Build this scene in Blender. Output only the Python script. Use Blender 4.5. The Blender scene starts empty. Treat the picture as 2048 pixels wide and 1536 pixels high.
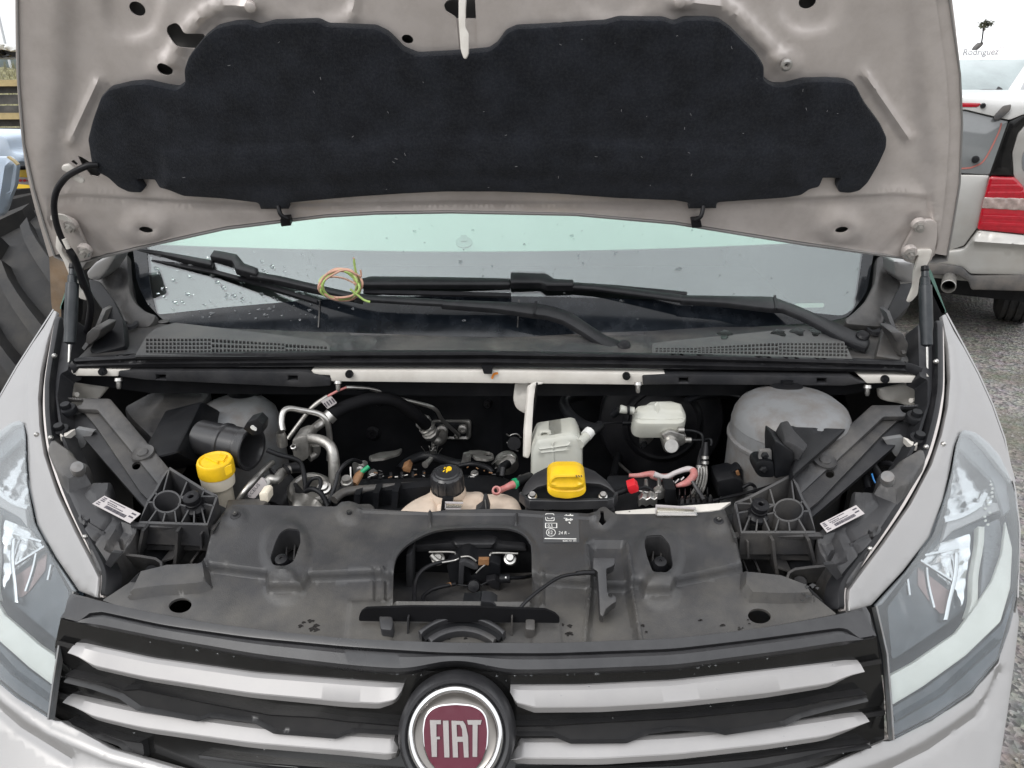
import bpy, math, random
import numpy as np
from mathutils import Vector, Matrix
from mathutils.geometry import delaunay_2d_cdt
random.seed(4); rng=np.random.default_rng(4)
R=math.radians
sc=bpy.context.scene; COL=sc.collection
# ---------------------------------------------------------------- camera
F=1538.; PITCH,YAW,ROLL=R(22),R(-2.291),R(.421)
C=np.array([.0963,0.,1.68])
cp,sp=math.cos(PITCH),math.sin(PITCH)
FW=np.array([math.sin(YAW)*cp,math.cos(YAW)*cp,-sp]); RT=np.array([math.cos(YAW),-math.sin(YAW),0.]); DN=np.cross(FW,RT)
RT,DN=math.cos(ROLL)*RT+math.sin(ROLL)*DN,-math.sin(ROLL)*RT+math.cos(ROLL)*DN
cam=bpy.data.objects.new('camera',bpy.data.cameras.new('camera')); COL.objects.link(cam); sc.camera=cam
cam.data.sensor_width=36; cam.data.lens=F/2048*36; cam.data.clip_start=.02; cam.data.clip_end=2000
M=Matrix.Identity(4)
for i in range(3): M[i][0],M[i][1],M[i][2],M[i][3]=RT[i],-DN[i],-FW[i],C[i]
cam.matrix_world=M
# ---------------------------------------------------------------- sky, sun, exposure
w=bpy.data.worlds.new('World'); sc.world=w; w.use_nodes=True
nt=w.node_tree; bg=nt.nodes['Background']
sky=nt.nodes.new('ShaderNodeTexSky'); sky.sky_type='NISHITA'; sky.sun_disc=False
SUN_EL,SUN_ROT=R(42),R(222)
sky.sun_elevation=SUN_EL; sky.sun_rotation=SUN_ROT; sky.air_density=1; sky.dust_density=2; sky.ozone_density=1
hs=nt.nodes.new('ShaderNodeHueSaturation'); hs.inputs['Saturation'].default_value=.22
nt.links.new(sky.outputs[0],hs.inputs['Color']); oc=nt.nodes.new('ShaderNodeMix'); oc.data_type='RGBA'; oc.inputs['Factor'].default_value=.8; nt.links.new(hs.outputs[0],oc.inputs['A']); nt.links.new(oc.outputs['Result'],bg.inputs['Color'])
# closed overcast deck over the clear sky: brightest overhead, dimmer to the horizon
gc=nt.nodes.new('ShaderNodeTexCoord'); gx=nt.nodes.new('ShaderNodeSeparateXYZ'); nt.links.new(gc.outputs['Generated'],gx.inputs[0])
gm_=nt.nodes.new('ShaderNodeMapRange'); gm_.inputs['To Min'].default_value=4.9; gm_.inputs['To Max'].default_value=10.2; nt.links.new(gx.outputs[2],gm_.inputs['Value'])
cn_=nt.nodes.new('ShaderNodeTexNoise'); cn_.inputs['Scale'].default_value=2.2; cn_.inputs['Detail'].default_value=5; nt.links.new(gc.outputs['Generated'],cn_.inputs['Vector'])
cm=nt.nodes.new('ShaderNodeMapRange'); cm.inputs['From Min'].default_value=.35; cm.inputs['From Max'].default_value=.65; cm.inputs['To Min'].default_value=.86; cm.inputs['To Max'].default_value=1.14; nt.links.new(cn_.outputs['Fac'],cm.inputs['Value'])
cx_=nt.nodes.new('ShaderNodeMath'); cx_.operation='MULTIPLY'; nt.links.new(gm_.outputs[0],cx_.inputs[0]); nt.links.new(cm.outputs[0],cx_.inputs[1])
ct_=nt.nodes.new('ShaderNodeCombineColor'); 
for k_,v_ in enumerate((.985,1.0,1.025)):
    q_=nt.nodes.new('ShaderNodeMath'); q_.operation='MULTIPLY'; q_.inputs[1].default_value=v_; nt.links.new(cx_.outputs[0],q_.inputs[0]); nt.links.new(q_.outputs[0],ct_.inputs[k_])
nt.links.new(ct_.outputs[0],oc.inputs['B'])
bg.inputs['Strength'].default_value=.15
sl=bpy.data.lights.new('sun','SUN'); sl.energy=.7; sl.angle=R(20); sl.color=(1,.97,.93)
sun=bpy.data.objects.new('sun',sl); COL.objects.link(sun)
sd=Vector((math.sin(SUN_ROT)*math.cos(SUN_EL),math.cos(SUN_ROT)*math.cos(SUN_EL),math.sin(SUN_EL)))
sun.rotation_euler=sd.to_track_quat('Z','Y').to_euler()
vs=sc.view_settings; vs.view_transform='Standard'; vs.look='None'; vs.gamma=1; vs.exposure=.68; vs.use_curve_mapping=False
sc.cycles.max_bounces=8; sc.cycles.transparent_max_bounces=12
sc.cycles.use_denoising=True
# ---------------------------------------------------------------- pixel <-> place helpers
def dirs(P):
    P=np.atleast_2d(np.asarray(P,float))
    return ((P[:,0]-1024)/F)[:,None]*RT+((P[:,1]-768)/F)[:,None]*DN+FW
def at(px,py,Y):
    d=dirs((px,py))[0]; return C+d*(Y/d[1])
def proj(p):
    v=np.asarray(p,float)-C; z=v@FW; return (1024+F*(v@RT)/z,768+F*(v@DN)/z)
def mpp(px,py,Y): return float((at(px,py,Y)-C)@FW)/F
class S:
    """a surface of the place, given as depth behind the camera at a few sightings (inverse depth, so planes stay planes)"""
    def __init__(s,*c,deg=1):
        s.deg=deg
        if c:
            c=np.array(c,float); d=dirs(c[:,:2]); s.c=np.linalg.lstsq(s.B(c[:,:2]),d[:,1]/c[:,2],rcond=None)[0]
    def B(s,P):
        P=np.atleast_2d(np.asarray(P,float)); u=(P[:,0]-1024)/1000; v=(P[:,1]-768)/1000; o=np.ones_like(u)
        return np.stack([o,u,v] if s.deg==1 else [o,u,v,u*u,u*v,v*v],1)
    @staticmethod
    def pl(p0,n):
        q=S(); P=np.array([(0,0),(1000,0),(0,1000)],float); n=np.asarray(n,float)
        q.c=np.linalg.solve(q.B(P),dirs(P)@n/(n@(np.asarray(p0)-C))); return q
    @staticmethod
    def y(Y): return S.pl((0,Y,0),(0,1,0))
    @staticmethod
    def z(z): return S.pl((0,0,z),(0,0,1))
    def at(s,P):
        P=np.atleast_2d(np.asarray(P,float)); return C+dirs(P)/(s.B(P)@s.c)[:,None]
    def deep(s,k):
        q=S(deg=s.deg); q.c=s.c/k; return q
    def n(s,P):
        P=np.atleast_2d(np.asarray(P,float)); a=s.at(P); n=np.cross(s.at(P+[2,0])-a,s.at(P+[0,2])-a)
        n/=np.linalg.norm(n,axis=1)[:,None]; sg=np.sign(np.sum(n*(C-a),1)); return n*sg[:,None]
    def Y(s,px,py): return float(s.at((px,py))[0][1])
def seg_d(P,L,closed=False):
    P=np.asarray(P,float); L=np.asarray(L,float); a=L; b=np.roll(L,-1,0)
    if not closed: a,b=L[:-1],L[1:]
    out=np.full(len(P),1e9)
    for i in range(len(a)):
        ab=b[i]-a[i]; t=np.clip(((P-a[i])@ab)/max(ab@ab,1e-9),0,1); out=np.minimum(out,np.hypot(*(P-a[i]-t[:,None]*ab).T))
    return out
def inside(P,L):
    P=np.asarray(P,float); L=np.asarray(L,float); r=np.zeros(len(P),bool); x,y=P[:,0],P[:,1]
    for i in range(len(L)):
        (x1,y1),(x2,y2)=L[i-1],L[i]
        if y1==y2: continue
        r^=((y1>y)!=(y2>y))&(x<(x2-x1)*(y-y1)/(y2-y1)+x1)
    return r
def sst(t): t=np.clip(t,0,1); return t*t*(3-2*t)
def relief(P,rel):
    h=np.zeros(len(P))
    for f in rel:
        k=f[0]
        if k=='r': h+=f[3]*sst(1-seg_d(P,f[1])/f[2])                              # bead along a line
        elif k=='p': d=seg_d(P,f[1],True); d=np.where(inside(P,f[1]),d,-d); h+=f[3]*sst(.5+d/f[2]/2)   # raised or sunk area
        elif k=='d': q=np.hypot((P[:,0]-f[1])/f[3],(P[:,1]-f[2])/f[4]); h+=f[5]*sst(1-q)*1.          # dimple
        elif k=='t': q=np.hypot((P[:,0]-f[1])/f[3],(P[:,1]-f[2])/f[4]); h+=f[6]*sst((1-q)/f[5]+.5)     # flat topped round
        elif k=='f': h+=f[1](P[:,0],P[:,1])
    return h
def rp(pts,r=4,n=3):
    """polygon with rounded corners"""
    out=[]; m=len(pts)
    for i in range(m):
        a,b,c=[np.array(pts[(i+k)%m][:2],float) for k in(-1,0,1)]
        ri=pts[i][2] if len(pts[i])>2 else r
        la,lc=np.linalg.norm(a-b),np.linalg.norm(c-b); q=min(ri,la*.48,lc*.48)
        if q<.3: out.append(tuple(b)); continue
        p,s=b+(a-b)/la*q,b+(c-b)/lc*q
        for t in np.linspace(0,1,n+1): out.append(tuple((1-t)**2*p+2*t*(1-t)*b+t*t*s))
    return out
def el(cx,cy,rx,ry=None,rot=0,n=24):
    ry=ry or rx; c,s=math.cos(R(rot)),math.sin(R(rot)); o=[]
    for i in range(n):
        a=2*math.pi*i/n; x,y=rx*math.cos(a),ry*math.sin(a); o.append((cx+c*x-s*y,cy+s*x+c*y))
    return o
def spl(pts,k=6,closed=False):
    P=[np.array(p,float) for p in pts]; n=len(P); o=[]
    for i in range(n if closed else n-1):
        g=lambda j:P[j%n] if closed else P[max(0,min(n-1,j))]
        a,b,c,d=g(i-1),g(i),g(i+1),g(i+2)
        for t in np.arange(k)/k: o.append(.5*(2*b+(c-a)*t+(2*a-5*b+4*c-d)*t*t+(3*b-a-3*c+d)*t**3))
    if not closed: o.append(P[-1])
    return [tuple(p) for p in o]
def resample(L,step):
    o=[]
    for i in range(len(L)):
        a,b=np.array(L[i]),np.array(L[(i+1)%len(L)]); n=max(1,int(round(np.linalg.norm(b-a)/step)))
        o+= [tuple(a+(b-a)*k/n) for k in range(n)]
    return o
# ---------------------------------------------------------------- mesh builders
def link(name,V,Fc,mat,parent,ang=38,uv=None):
    me=bpy.data.meshes.new(name); me.from_pydata([tuple(v) for v in V],[],[tuple(f) for f in Fc]); me.validate()
    if mat: me.materials.append(mat)
    me.polygons.foreach_set('use_smooth',[True]*len(me.polygons)); me.set_sharp_from_angle(angle=R(ang)); me.update()
    o=bpy.data.objects.new(name,me); COL.objects.link(o)
    if parent is not None: o.parent=parent; o.matrix_parent_inverse=PINV.get(parent.name,Matrix.Identity(4))
    return o
PINV={}
def tri(out,holes,step,bev,rel=()):
    loops=[out]+list(holes)
    if step: loops=[resample(l,(min(step,max(bev*1.8,4)) if bev else step) if i==0 else max(2,step*.6)) for i,l in enumerate(loops)]
    if bev and not step: loops=[resample(l,bev*1.6) for l in loops]
    V=[];E=[]
    for l in loops:
        b=len(V); V+=[tuple(map(float,p)) for p in l]; E+=[(b+i,b+(i+1)%len(l)) for i in range(len(l))]
    X=[]
    o=np.array(loops[0])
    if step:
        xs=np.arange(o[:,0].min()+step*.5,o[:,0].max(),step); ys=np.arange(o[:,1].min()+step*.5,o[:,1].max(),step)
        g=np.array([(x+(step*.5 if j%2 else 0),y) for j,y in enumerate(ys) for x in xs]).reshape(-1,2)
        if len(g):
            k=inside(g,o)
            for l in loops[1:]: k&=~inside(g,l)
            g=g[k]
            for l in loops:
                if len(g): g=g[seg_d(g,l,True)>step*.45+bev*.9]
            fx=[]
            for f in rel:
                if f[0] in 'rp':
                    cl=f[0]=='p'; wd=f[2]; sp_=max(2.5,min(step*.8,wd*.8)); Lr=np.array(resample(f[1],sp_) if cl else resample(list(f[1])+list(f[1])[-2:0:-1],sp_))
                    if not cl: Lr=Lr[:len(Lr)//2+1]
                    if len(Lr)<2: continue
                    if cl: tg=np.roll(Lr,-1,0)-np.roll(Lr,1,0)
                    else: tg=np.gradient(Lr,axis=0)
                    tg/=np.maximum(np.hypot(*tg.T),1e-6)[:,None]; nr_=np.stack([-tg[:,1],tg[:,0]],1)
                    for q in ((-1,0,1) if wd<step*.8 else (-1,-.5,0,.5,1)): fx.append(Lr+nr_*wd*q)
            if fx:
                fx=np.vstack(fx); k=inside(fx,o)
                for l in loops[1:]: k&=~inside(fx,l)
                fx=fx[k]
                for l in loops:
                    if len(fx): fx=fx[seg_d(fx,l,True)>1.5+bev]
                if len(fx):
                    _,ui=np.unique(np.round(fx/1.6).astype(int),axis=0,return_index=True); fx=fx[np.sort(ui)]
                    cell=set(map(tuple,np.floor(fx/(step*.6)).astype(int)))
                    if len(g): g=np.array([p for p in g if tuple(np.floor(p/(step*.6)).astype(int)) not in cell]).reshape(-1,2)
                    X+=[tuple(p) for p in fx]
            X+=[tuple(p) for p in g]
    if bev:
        for li,l in enumerate(loops):
            L=np.array(l); t=np.roll(L,-1,0)-np.roll(L,1,0); t/=np.maximum(np.hypot(*t.T),1e-6)[:,None]
            nn=np.stack([-t[:,1],t[:,0]],1)
            for q in (.3,1.):
                for s_ in (1,-1):
                    p=L+nn*s_*bev*q; k=inside(p,o)
                    for h in loops[1:]: k&=~inside(p,h)
                    p=p[k]
                    for h in loops:
                        if len(p): p=p[seg_d(p,h,True)>bev*q*.93]
                    X+=[tuple(v) for v in p]
    r=delaunay_2d_cdt([Vector(v) for v in V+X],E,[],0,1e-4)
    vv=np.array([tuple(v) for v in r[0]]); T=[list(f) for f in r[2]]
    cen=np.array([vv[f].mean(0) for f in T]); k=inside(cen,o)
    for l in loops[1:]: k&=~inside(cen,l)
    T=[t for t,q in zip(T,k) if q]
    return vv,T,loops
def sheet(name,out,surf,mat,parent,holes=(),th=.003,rel=(),step=None,ext=None,bev=0,lift=0,ang=38,bevh=None):
    vv,T,loops=tri(out,holes,step,bev,rel)
    n=surf.n(vv); p=surf.at(vv); h=relief(vv,rel) if rel else np.zeros(len(vv))
    if bev:
        d=np.full(len(vv),1e9)
        for l in loops: d=np.minimum(d,seg_d(vv,l,True))
        bh=bevh if bevh else bev*mpp(*vv.mean(0),p[:,1].mean())
        q=np.clip(1-d/bev,0,1); h=h-bh*(1-np.sqrt(1-np.minimum(q,.999)**2))
    a=p+n*(h+lift)[:,None]
    b=a-n*th if ext is None else a+np.array(ext)
    if bev and ext is None: b=p+n*(relief(vv,rel) if rel else np.zeros(len(vv)))[:,None]+n*(lift-th-(bevh if bevh else bev*mpp(*vv.mean(0),p[:,1].mean())))
    N=len(vv); Fc=[]; cnt={}
    for t in T:
        x=np.cross(a[t[1]]-a[t[0]],a[t[2]]-a[t[0]])
        if x@(C-a[t[0]])<0: t=t[::-1]
        Fc.append(t); Fc.append([i+N for i in t[::-1]])
        for i in range(3):
            e=(t[i],t[(i+1)%3]); cnt[e]=1
    for (i,j) in list(cnt):
        if (j,i) not in cnt: Fc.append((j,i,i+N,j+N))
    return link(name,np.vstack([a,b]),Fc,mat,parent,ang)
def stroke(L,w):
    """polygon round a pixel polyline; w one width or one per point"""
    L=np.array([l[:2] for l in L],float); n=len(L); W=np.full(n,w,float) if np.isscalar(w) else np.array(w,float)
    t=np.gradient(L,axis=0); t/=np.maximum(np.hypot(*t.T),1e-6)[:,None]; q=np.stack([-t[:,1],t[:,0]],1)*W[:,None]/2
    return [tuple(p) for p in L+q]+[tuple(p) for p in (L-q)[::-1]]
def wall(name,L,surf,mat,parent,w=4,ext=(0,0,-.03),lift=0): return sheet(name,stroke(L,w),surf,mat,parent,ext=ext,lift=lift)
def tube3(name,P,r,mat,parent,seg=9,corr=0,k=5,caps=True,smooth=True):
    P=np.array(spl(P,k) if smooth and len(P)>2 else P,float)
    if corr:
        L=np.concatenate([[0],np.cumsum(np.linalg.norm(np.diff(P,axis=0),axis=1))]); m=max(8,int(L[-1]/(r*.45)))
        s=np.linspace(0,L[-1],m); P=np.stack([np.interp(s,L,P[:,i]) for i in range(3)],1)
    n=len(P); T=np.gradient(P,axis=0); T/=np.linalg.norm(T,axis=1)[:,None]
    u=np.cross(T[0],[.3,.2,1.]); u/=np.linalg.norm(u); V=[]
    rr=np.full(n,r,float) if np.isscalar(r) else np.interp(np.linspace(0,1,n),np.linspace(0,1,len(r)),r)
    for i in range(n):
        u=u-T[i]*(u@T[i]); u/=np.linalg.norm(u); v=np.cross(T[i],u); q=rr[i]*(1-corr*(i%2))
        for j in range(seg):
            a=2*math.pi*j/seg; V.append(P[i]+q*(math.cos(a)*u+math.sin(a)*v))
    Fc=[(i*seg+j,i*seg+(j+1)%seg,(i+1)*seg+(j+1)%seg,(i+1)*seg+j) for i in range(n-1) for j in range(seg)]
    if caps: Fc+=[tuple(range(seg))[::-1],tuple((n-1)*seg+j for j in range(seg))]
    return link(name,V,Fc,mat,parent,60)
def tube(name,L,rpx,mat,parent,**kw):
    """pipe along sightings (px,py,depth); rpx = radius in pixels at its middle"""
    P=[at(*l) for l in L]; m=L[len(L)//2]; s=mpp(*m); r=rpx*s if np.isscalar(rpx) else [q*s for q in rpx]
    return tube3(name,P,r,mat,parent,**kw)
def lathe(name,c,ax,prof,mat,parent,seg=28,ang=32,a0=0):
    c=np.asarray(c,float); ax=np.asarray(ax,float); ax/=np.linalg.norm(ax)
    u=np.cross(ax,[0,0,1.] if abs(ax[2])<.9 else [0,1.,0]); u/=np.linalg.norm(u); v=np.cross(ax,u); V=[];Fc=[]
    for r,h in prof:
        for j in range(seg):
            a=2*math.pi*j/seg+a0; V.append(c+ax*h+max(r,1e-5)*(math.cos(a)*u+math.sin(a)*v))
    for i in range(len(prof)-1):
        for j in range(seg): Fc.append((i*seg+j,i*seg+(j+1)%seg,(i+1)*seg+(j+1)%seg,(i+1)*seg+j))
    return link(name,V,Fc,mat,parent,ang)
def lathepx(name,px,py,Y,ax,prof,mat,parent,**kw):
    s=mpp(px,py,Y); return lathe(name,at(px,py,Y),ax,[(a*s,b*s) for a,b in prof],mat,parent,**kw)
def boxm(name,lo,hi,mat,parent,bev=0):
    x0,y0,z0=lo;x1,y1,z1=hi
    V=[(x,y,z) for x in(x0,x1) for y in(y0,y1) for z in(z0,z1)]
    return link(name,V,[(0,1,3,2),(4,6,7,5),(0,4,5,1),(2,3,7,6),(0,2,6,4),(1,5,7,3)],mat,parent)
def mirror(o,parent,name=None):
    me=o.data.copy(); n=len(me.vertices); co=np.empty(n*3); me.vertices.foreach_get('co',co); co=co.reshape(-1,3)
    co[:,0]*=-1; me.vertices.foreach_set('co',co.ravel()); me.flip_normals(); me.update()
    q=bpy.data.objects.new(name or o.name.split('.')[0],me); COL.objects.link(q)
    if parent is not None: q.parent=parent; q.matrix_parent_inverse=PINV.get(parent.name,Matrix.Identity(4))
    return q
def join(objs,name,parent):
    """several small pieces of one part as one mesh"""
    V=[];Fc=[];mi=[];ms=[]
    for o in objs:
        b=len(V); V+=[tuple(v.co) for v in o.data.vertices]; m=o.data.materials[0]
        if m not in ms: ms.append(m)
        for f in o.data.polygons: Fc.append([i+b for i in f.vertices]); mi.append(ms.index(m))
    for o in objs:
        d=o.data; bpy.data.objects.remove(o); bpy.data.meshes.remove(d)
    q=link(name,V,Fc,None,parent)
    for m in ms: q.data.materials.append(m)
    q.data.polygons.foreach_set('material_index',mi); return q
def lofty(name,rows,surf,heights,mat,parent,n=150,xr=None,back=.012,ang=25):
    """long moulding: pixel polylines running left to right, each at its own height over the surface"""
    x0,x1=xr; t=np.linspace(0,1,n); X=x0+(x1-x0)*t; V=[]; m=len(rows)+2
    for k,(r,h) in enumerate(zip(rows,heights)):
        r=np.array(sorted(r)); y_=np.interp(X,r[:,0],r[:,1]); kk=np.ones(9)/9; ys=np.convolve(np.pad(y_,4,mode='edge'),kk,'valid'); m_=np.clip(np.minimum(t-.08,.92-t)/.05,0,1); P=np.stack([X,y_*(1-m_)+ys*m_],1); a=surf.at(P)+surf.n(P)*h
        if k==0: V.append(a-surf.n(P)*(h+back))
        V.append(a)
        if k==len(rows)-1: V.append(a-surf.n(P)*(h+back))
    N=len(X); V=np.vstack(V); Fc=[]
    for k in range(m-1):
        for i in range(N-1): Fc.append((k*N+i,k*N+i+1,(k+1)*N+i+1,(k+1)*N+i))
    Fc+=[tuple(k*N for k in range(m)),tuple(k*N+N-1 for k in range(m))[::-1]]
    o=link(name,V,Fc,mat,parent,ang); bm_=__import__('bmesh').new(); bm_.from_mesh(o.data); __import__('bmesh').ops.recalc_face_normals(bm_,faces=bm_.faces); bm_.to_mesh(o.data); bm_.free(); o.data.set_sharp_from_angle(angle=R(ang)); return o
def mixrow(a,b,f,n=60):
    a=np.array(sorted(a)); b=np.array(sorted(b)); X=np.linspace(max(a[0,0],b[0,0]),min(a[-1,0],b[-1,0]),n)
    return [(x,(1-f)*np.interp(x,a[:,0],a[:,1])+f*np.interp(x,b[:,0],b[:,1])) for x in X]
def text(name,s,surf,o,ux,uy,mat,parent,lift=.0008,font_shear=0,bold=0,th=0,align='LEFT'):
    """flat lettering laid on a surface: o = pixel of the baseline start, ux / uy = pixel vectors of one em"""
    cu=bpy.data.curves.new(name,'FONT'); cu.body=s; cu.size=1; cu.shear=font_shear; cu.offset=bold; cu.resolution_u=3; cu.align_x=align
    t=bpy.data.objects.new(name,cu); COL.objects.link(t); dg=bpy.context.evaluated_depsgraph_get()
    me=bpy.data.meshes.new_from_object(t.evaluated_get(dg)); bpy.data.objects.remove(t); bpy.data.curves.remove(cu)
    n=len(me.vertices); co=np.empty(n*3); me.vertices.foreach_get('co',co); co=co.reshape(-1,3)
    P=np.array(o,float)+co[:,:1]*np.array(ux,float)+co[:,1:2]*np.array(uy,float)
    q=surf.at(P)+surf.n(P)*lift; Fc=[tuple(p.vertices) for p in me.polygons]; bpy.data.meshes.remove(me)
    return link(name,q,Fc,mat,parent)
def empty(name,loc,label=None,cat=None,group=None,parent=None):
    o=bpy.data.objects.new(name,None); COL.objects.link(o); o.location=loc; o.empty_display_size=.1
    if label: o['label']=label
    if cat: o['category']=cat
    if group: o['group']=group
    PINV[o.name]=Matrix.Translation(Vector(loc)).inverted()
    if parent is not None:
        o.parent=parent; o.matrix_parent_inverse=PINV.get(parent.name,Matrix.Identity(4))
    return o
# ---------------------------------------------------------------- materials
def mat(name,col,rough=.5,metal=0,var=.12,vs=9,bump=0,bs=120,dust=None,ds=14,dc=(.35,.33,.3),grad=None,coat=0,spec=.5,emit=None,rv=.1,trans=0,ior=1.5,sheen=0,aniso=0):
    m=bpy.data.materials.new(name); m.use_nodes=True; t=m.node_tree; N=t.nodes; L=t.links; b=N['Principled BSDF']
    tc=N.new('ShaderNodeTexCoord')
    n1=N.new('ShaderNodeTexNoise'); n1.inputs['Scale'].default_value=vs; n1.inputs['Detail'].default_value=5; n1.inputs['Roughness'].default_value=.6; L.new(tc.outputs['Object'],n1.inputs['Vector'])
    mx=N.new('ShaderNodeMix'); mx.data_type='RGBA'
    c=Vector(col); mx.inputs['A'].default_value=(*(c*(1-var)),1); mx.inputs['B'].default_value=(*[min(1,x*(1+var)) for x in c],1)
    mr=N.new('ShaderNodeMapRange'); mr.inputs['From Min'].default_value=.35; mr.inputs['From Max'].default_value=.65; L.new(n1.outputs['Fac'],mr.inputs['Value']); L.new(mr.outputs[0],mx.inputs['Factor'])
    out=mx.outputs['Result']; rr=N.new('ShaderNodeMapRange'); rr.inputs['To Min'].default_value=max(0,rough-rv); rr.inputs['To Max'].default_value=min(1,rough+rv); L.new(n1.outputs['Fac'],rr.inputs['Value'])
    L.new(rr.outputs[0],b.inputs['Roughness'])
    if dust:
        n2=N.new('ShaderNodeTexNoise'); n2.inputs['Scale'].default_value=ds; n2.inputs['Detail'].default_value=8; n2.inputs['Roughness'].default_value=.68; L.new(tc.outputs['Object'],n2.inputs['Vector'])
        m2=N.new('ShaderNodeMapRange'); m2.inputs['From Min'].default_value=.42; m2.inputs['From Max'].default_value=.75; m2.inputs['To Max'].default_value=dust; L.new(n2.outputs['Fac'],m2.inputs['Value'])
        if grad:   # settled dirt: more of it towards one side of the part
            sx=N.new('ShaderNodeSeparateXYZ'); L.new(tc.outputs['Object'],sx.inputs[0]); mg_=N.new('ShaderNodeMapRange'); mg_.inputs['From Min'].default_value=grad[1]; mg_.inputs['From Max'].default_value=grad[2]; mg_.inputs['To Min'].default_value=grad[3]; mg_.inputs['To Max'].default_value=grad[4]; L.new(sx.outputs[grad[0]],mg_.inputs['Value'])
            ad=N.new('ShaderNodeMath'); ad.operation='MULTIPLY_ADD'; L.new(n2.outputs['Fac'],ad.inputs[0]); ad.inputs[1].default_value=1; L.new(mg_.outputs[0],ad.inputs[2]); L.new(ad.outputs[0],m2.inputs['Value'])
        x2=N.new('ShaderNodeMix'); x2.data_type='RGBA'; L.new(m2.outputs[0],x2.inputs['Factor']); L.new(out,x2.inputs['A']); x2.inputs['B'].default_value=(*dc,1); out=x2.outputs['Result']
    L.new(out,b.inputs['Base Color'])
    b.inputs['Metallic'].default_value=metal; b.inputs['Coat Weight'].default_value=coat; b.inputs['Coat Roughness'].default_value=.06; b.inputs['Specular IOR Level'].default_value=spec
    b.inputs['Transmission Weight'].default_value=trans; b.inputs['IOR'].default_value=ior; b.inputs['Sheen Weight'].default_value=sheen
    if emit: b.inputs['Emission Color'].default_value=(*col,1); b.inputs['Emission Strength'].default_value=emit
    if bump:
        n3=N.new('ShaderNodeTexNoise'); n3.inputs['Scale'].default_value=bs; n3.inputs['Detail'].default_value=4; L.new(tc.outputs['Object'],n3.inputs['Vector'])
        bp=N.new('ShaderNodeBump'); bp.inputs['Strength'].default_value=bump; bp.inputs['Distance'].default_value=.002; L.new(n3.outputs['Fac'],bp.inputs['Height']); L.new(bp.outputs[0],b.inputs['Normal'])
    return m
def glassy(name,tint,refl,gl=(1,1,1),rough=.02,base=.06,haze=0):
    """thin clear pane: see-through plus mirror, stronger at a slant"""
    m=bpy.data.materials.new(name); m.use_nodes=True; t=m.node_tree; N=t.nodes; L=t.links; N.remove(N['Principled BSDF'])
    a=N.new('ShaderNodeBsdfTransparent'); a.inputs[0].default_value=(*tint,1)
    g=N.new('ShaderNodeBsdfGlossy'); g.inputs['Color'].default_value=(*gl,1); g.inputs['Roughness'].default_value=rough
    lw=N.new('ShaderNodeLayerWeight'); lw.inputs['Blend'].default_value=refl
    mr=N.new('ShaderNodeMapRange'); mr.inputs['To Min'].default_value=base; mr.inputs['To Max'].default_value=1; L.new(lw.outputs['Fresnel'],mr.inputs['Value'])
    src=a.outputs[0]
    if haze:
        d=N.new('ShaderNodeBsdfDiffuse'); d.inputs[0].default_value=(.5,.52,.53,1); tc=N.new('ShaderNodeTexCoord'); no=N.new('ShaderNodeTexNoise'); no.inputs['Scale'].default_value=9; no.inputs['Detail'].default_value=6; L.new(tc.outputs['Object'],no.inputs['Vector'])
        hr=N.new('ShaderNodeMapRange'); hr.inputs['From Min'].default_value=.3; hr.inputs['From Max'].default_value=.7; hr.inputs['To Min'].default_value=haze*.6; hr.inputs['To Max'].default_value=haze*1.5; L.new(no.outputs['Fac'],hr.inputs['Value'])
        hx=N.new('ShaderNodeMixShader'); L.new(hr.outputs[0],hx.inputs[0]); L.new(src,hx.inputs[1]); L.new(d.outputs[0],hx.inputs[2]); sz=N.new('ShaderNodeSeparateXYZ'); L.new(tc.outputs['Object'],sz.inputs[0]); zr=N.new('ShaderNodeMapRange'); zr.inputs['From Min'].default_value=.98; zr.inputs['From Max'].default_value=1.14; zr.inputs['To Min'].default_value=.05; zr.inputs['To Max'].default_value=1.5; L.new(sz.outputs[2],zr.inputs['Value']); zm=N.new('ShaderNodeMath'); zm.operation='MULTIPLY'; L.new(zr.outputs[0],zm.inputs[0]); L.new(hr.outputs[0],zm.inputs[1]); L.new(zm.outputs[0],hx.inputs[0]); src=hx.outputs[0]   # haze thickens with height, painting in the sky's reflection on the upper lens
    x=N.new('ShaderNodeMixShader'); L.new(mr.outputs[0],x.inputs[0]); L.new(src,x.inputs[1]); L.new(g.outputs[0],x.inputs[2]); L.new(x.outputs[0],N['Material Output'].inputs[0])
    return m
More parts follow.
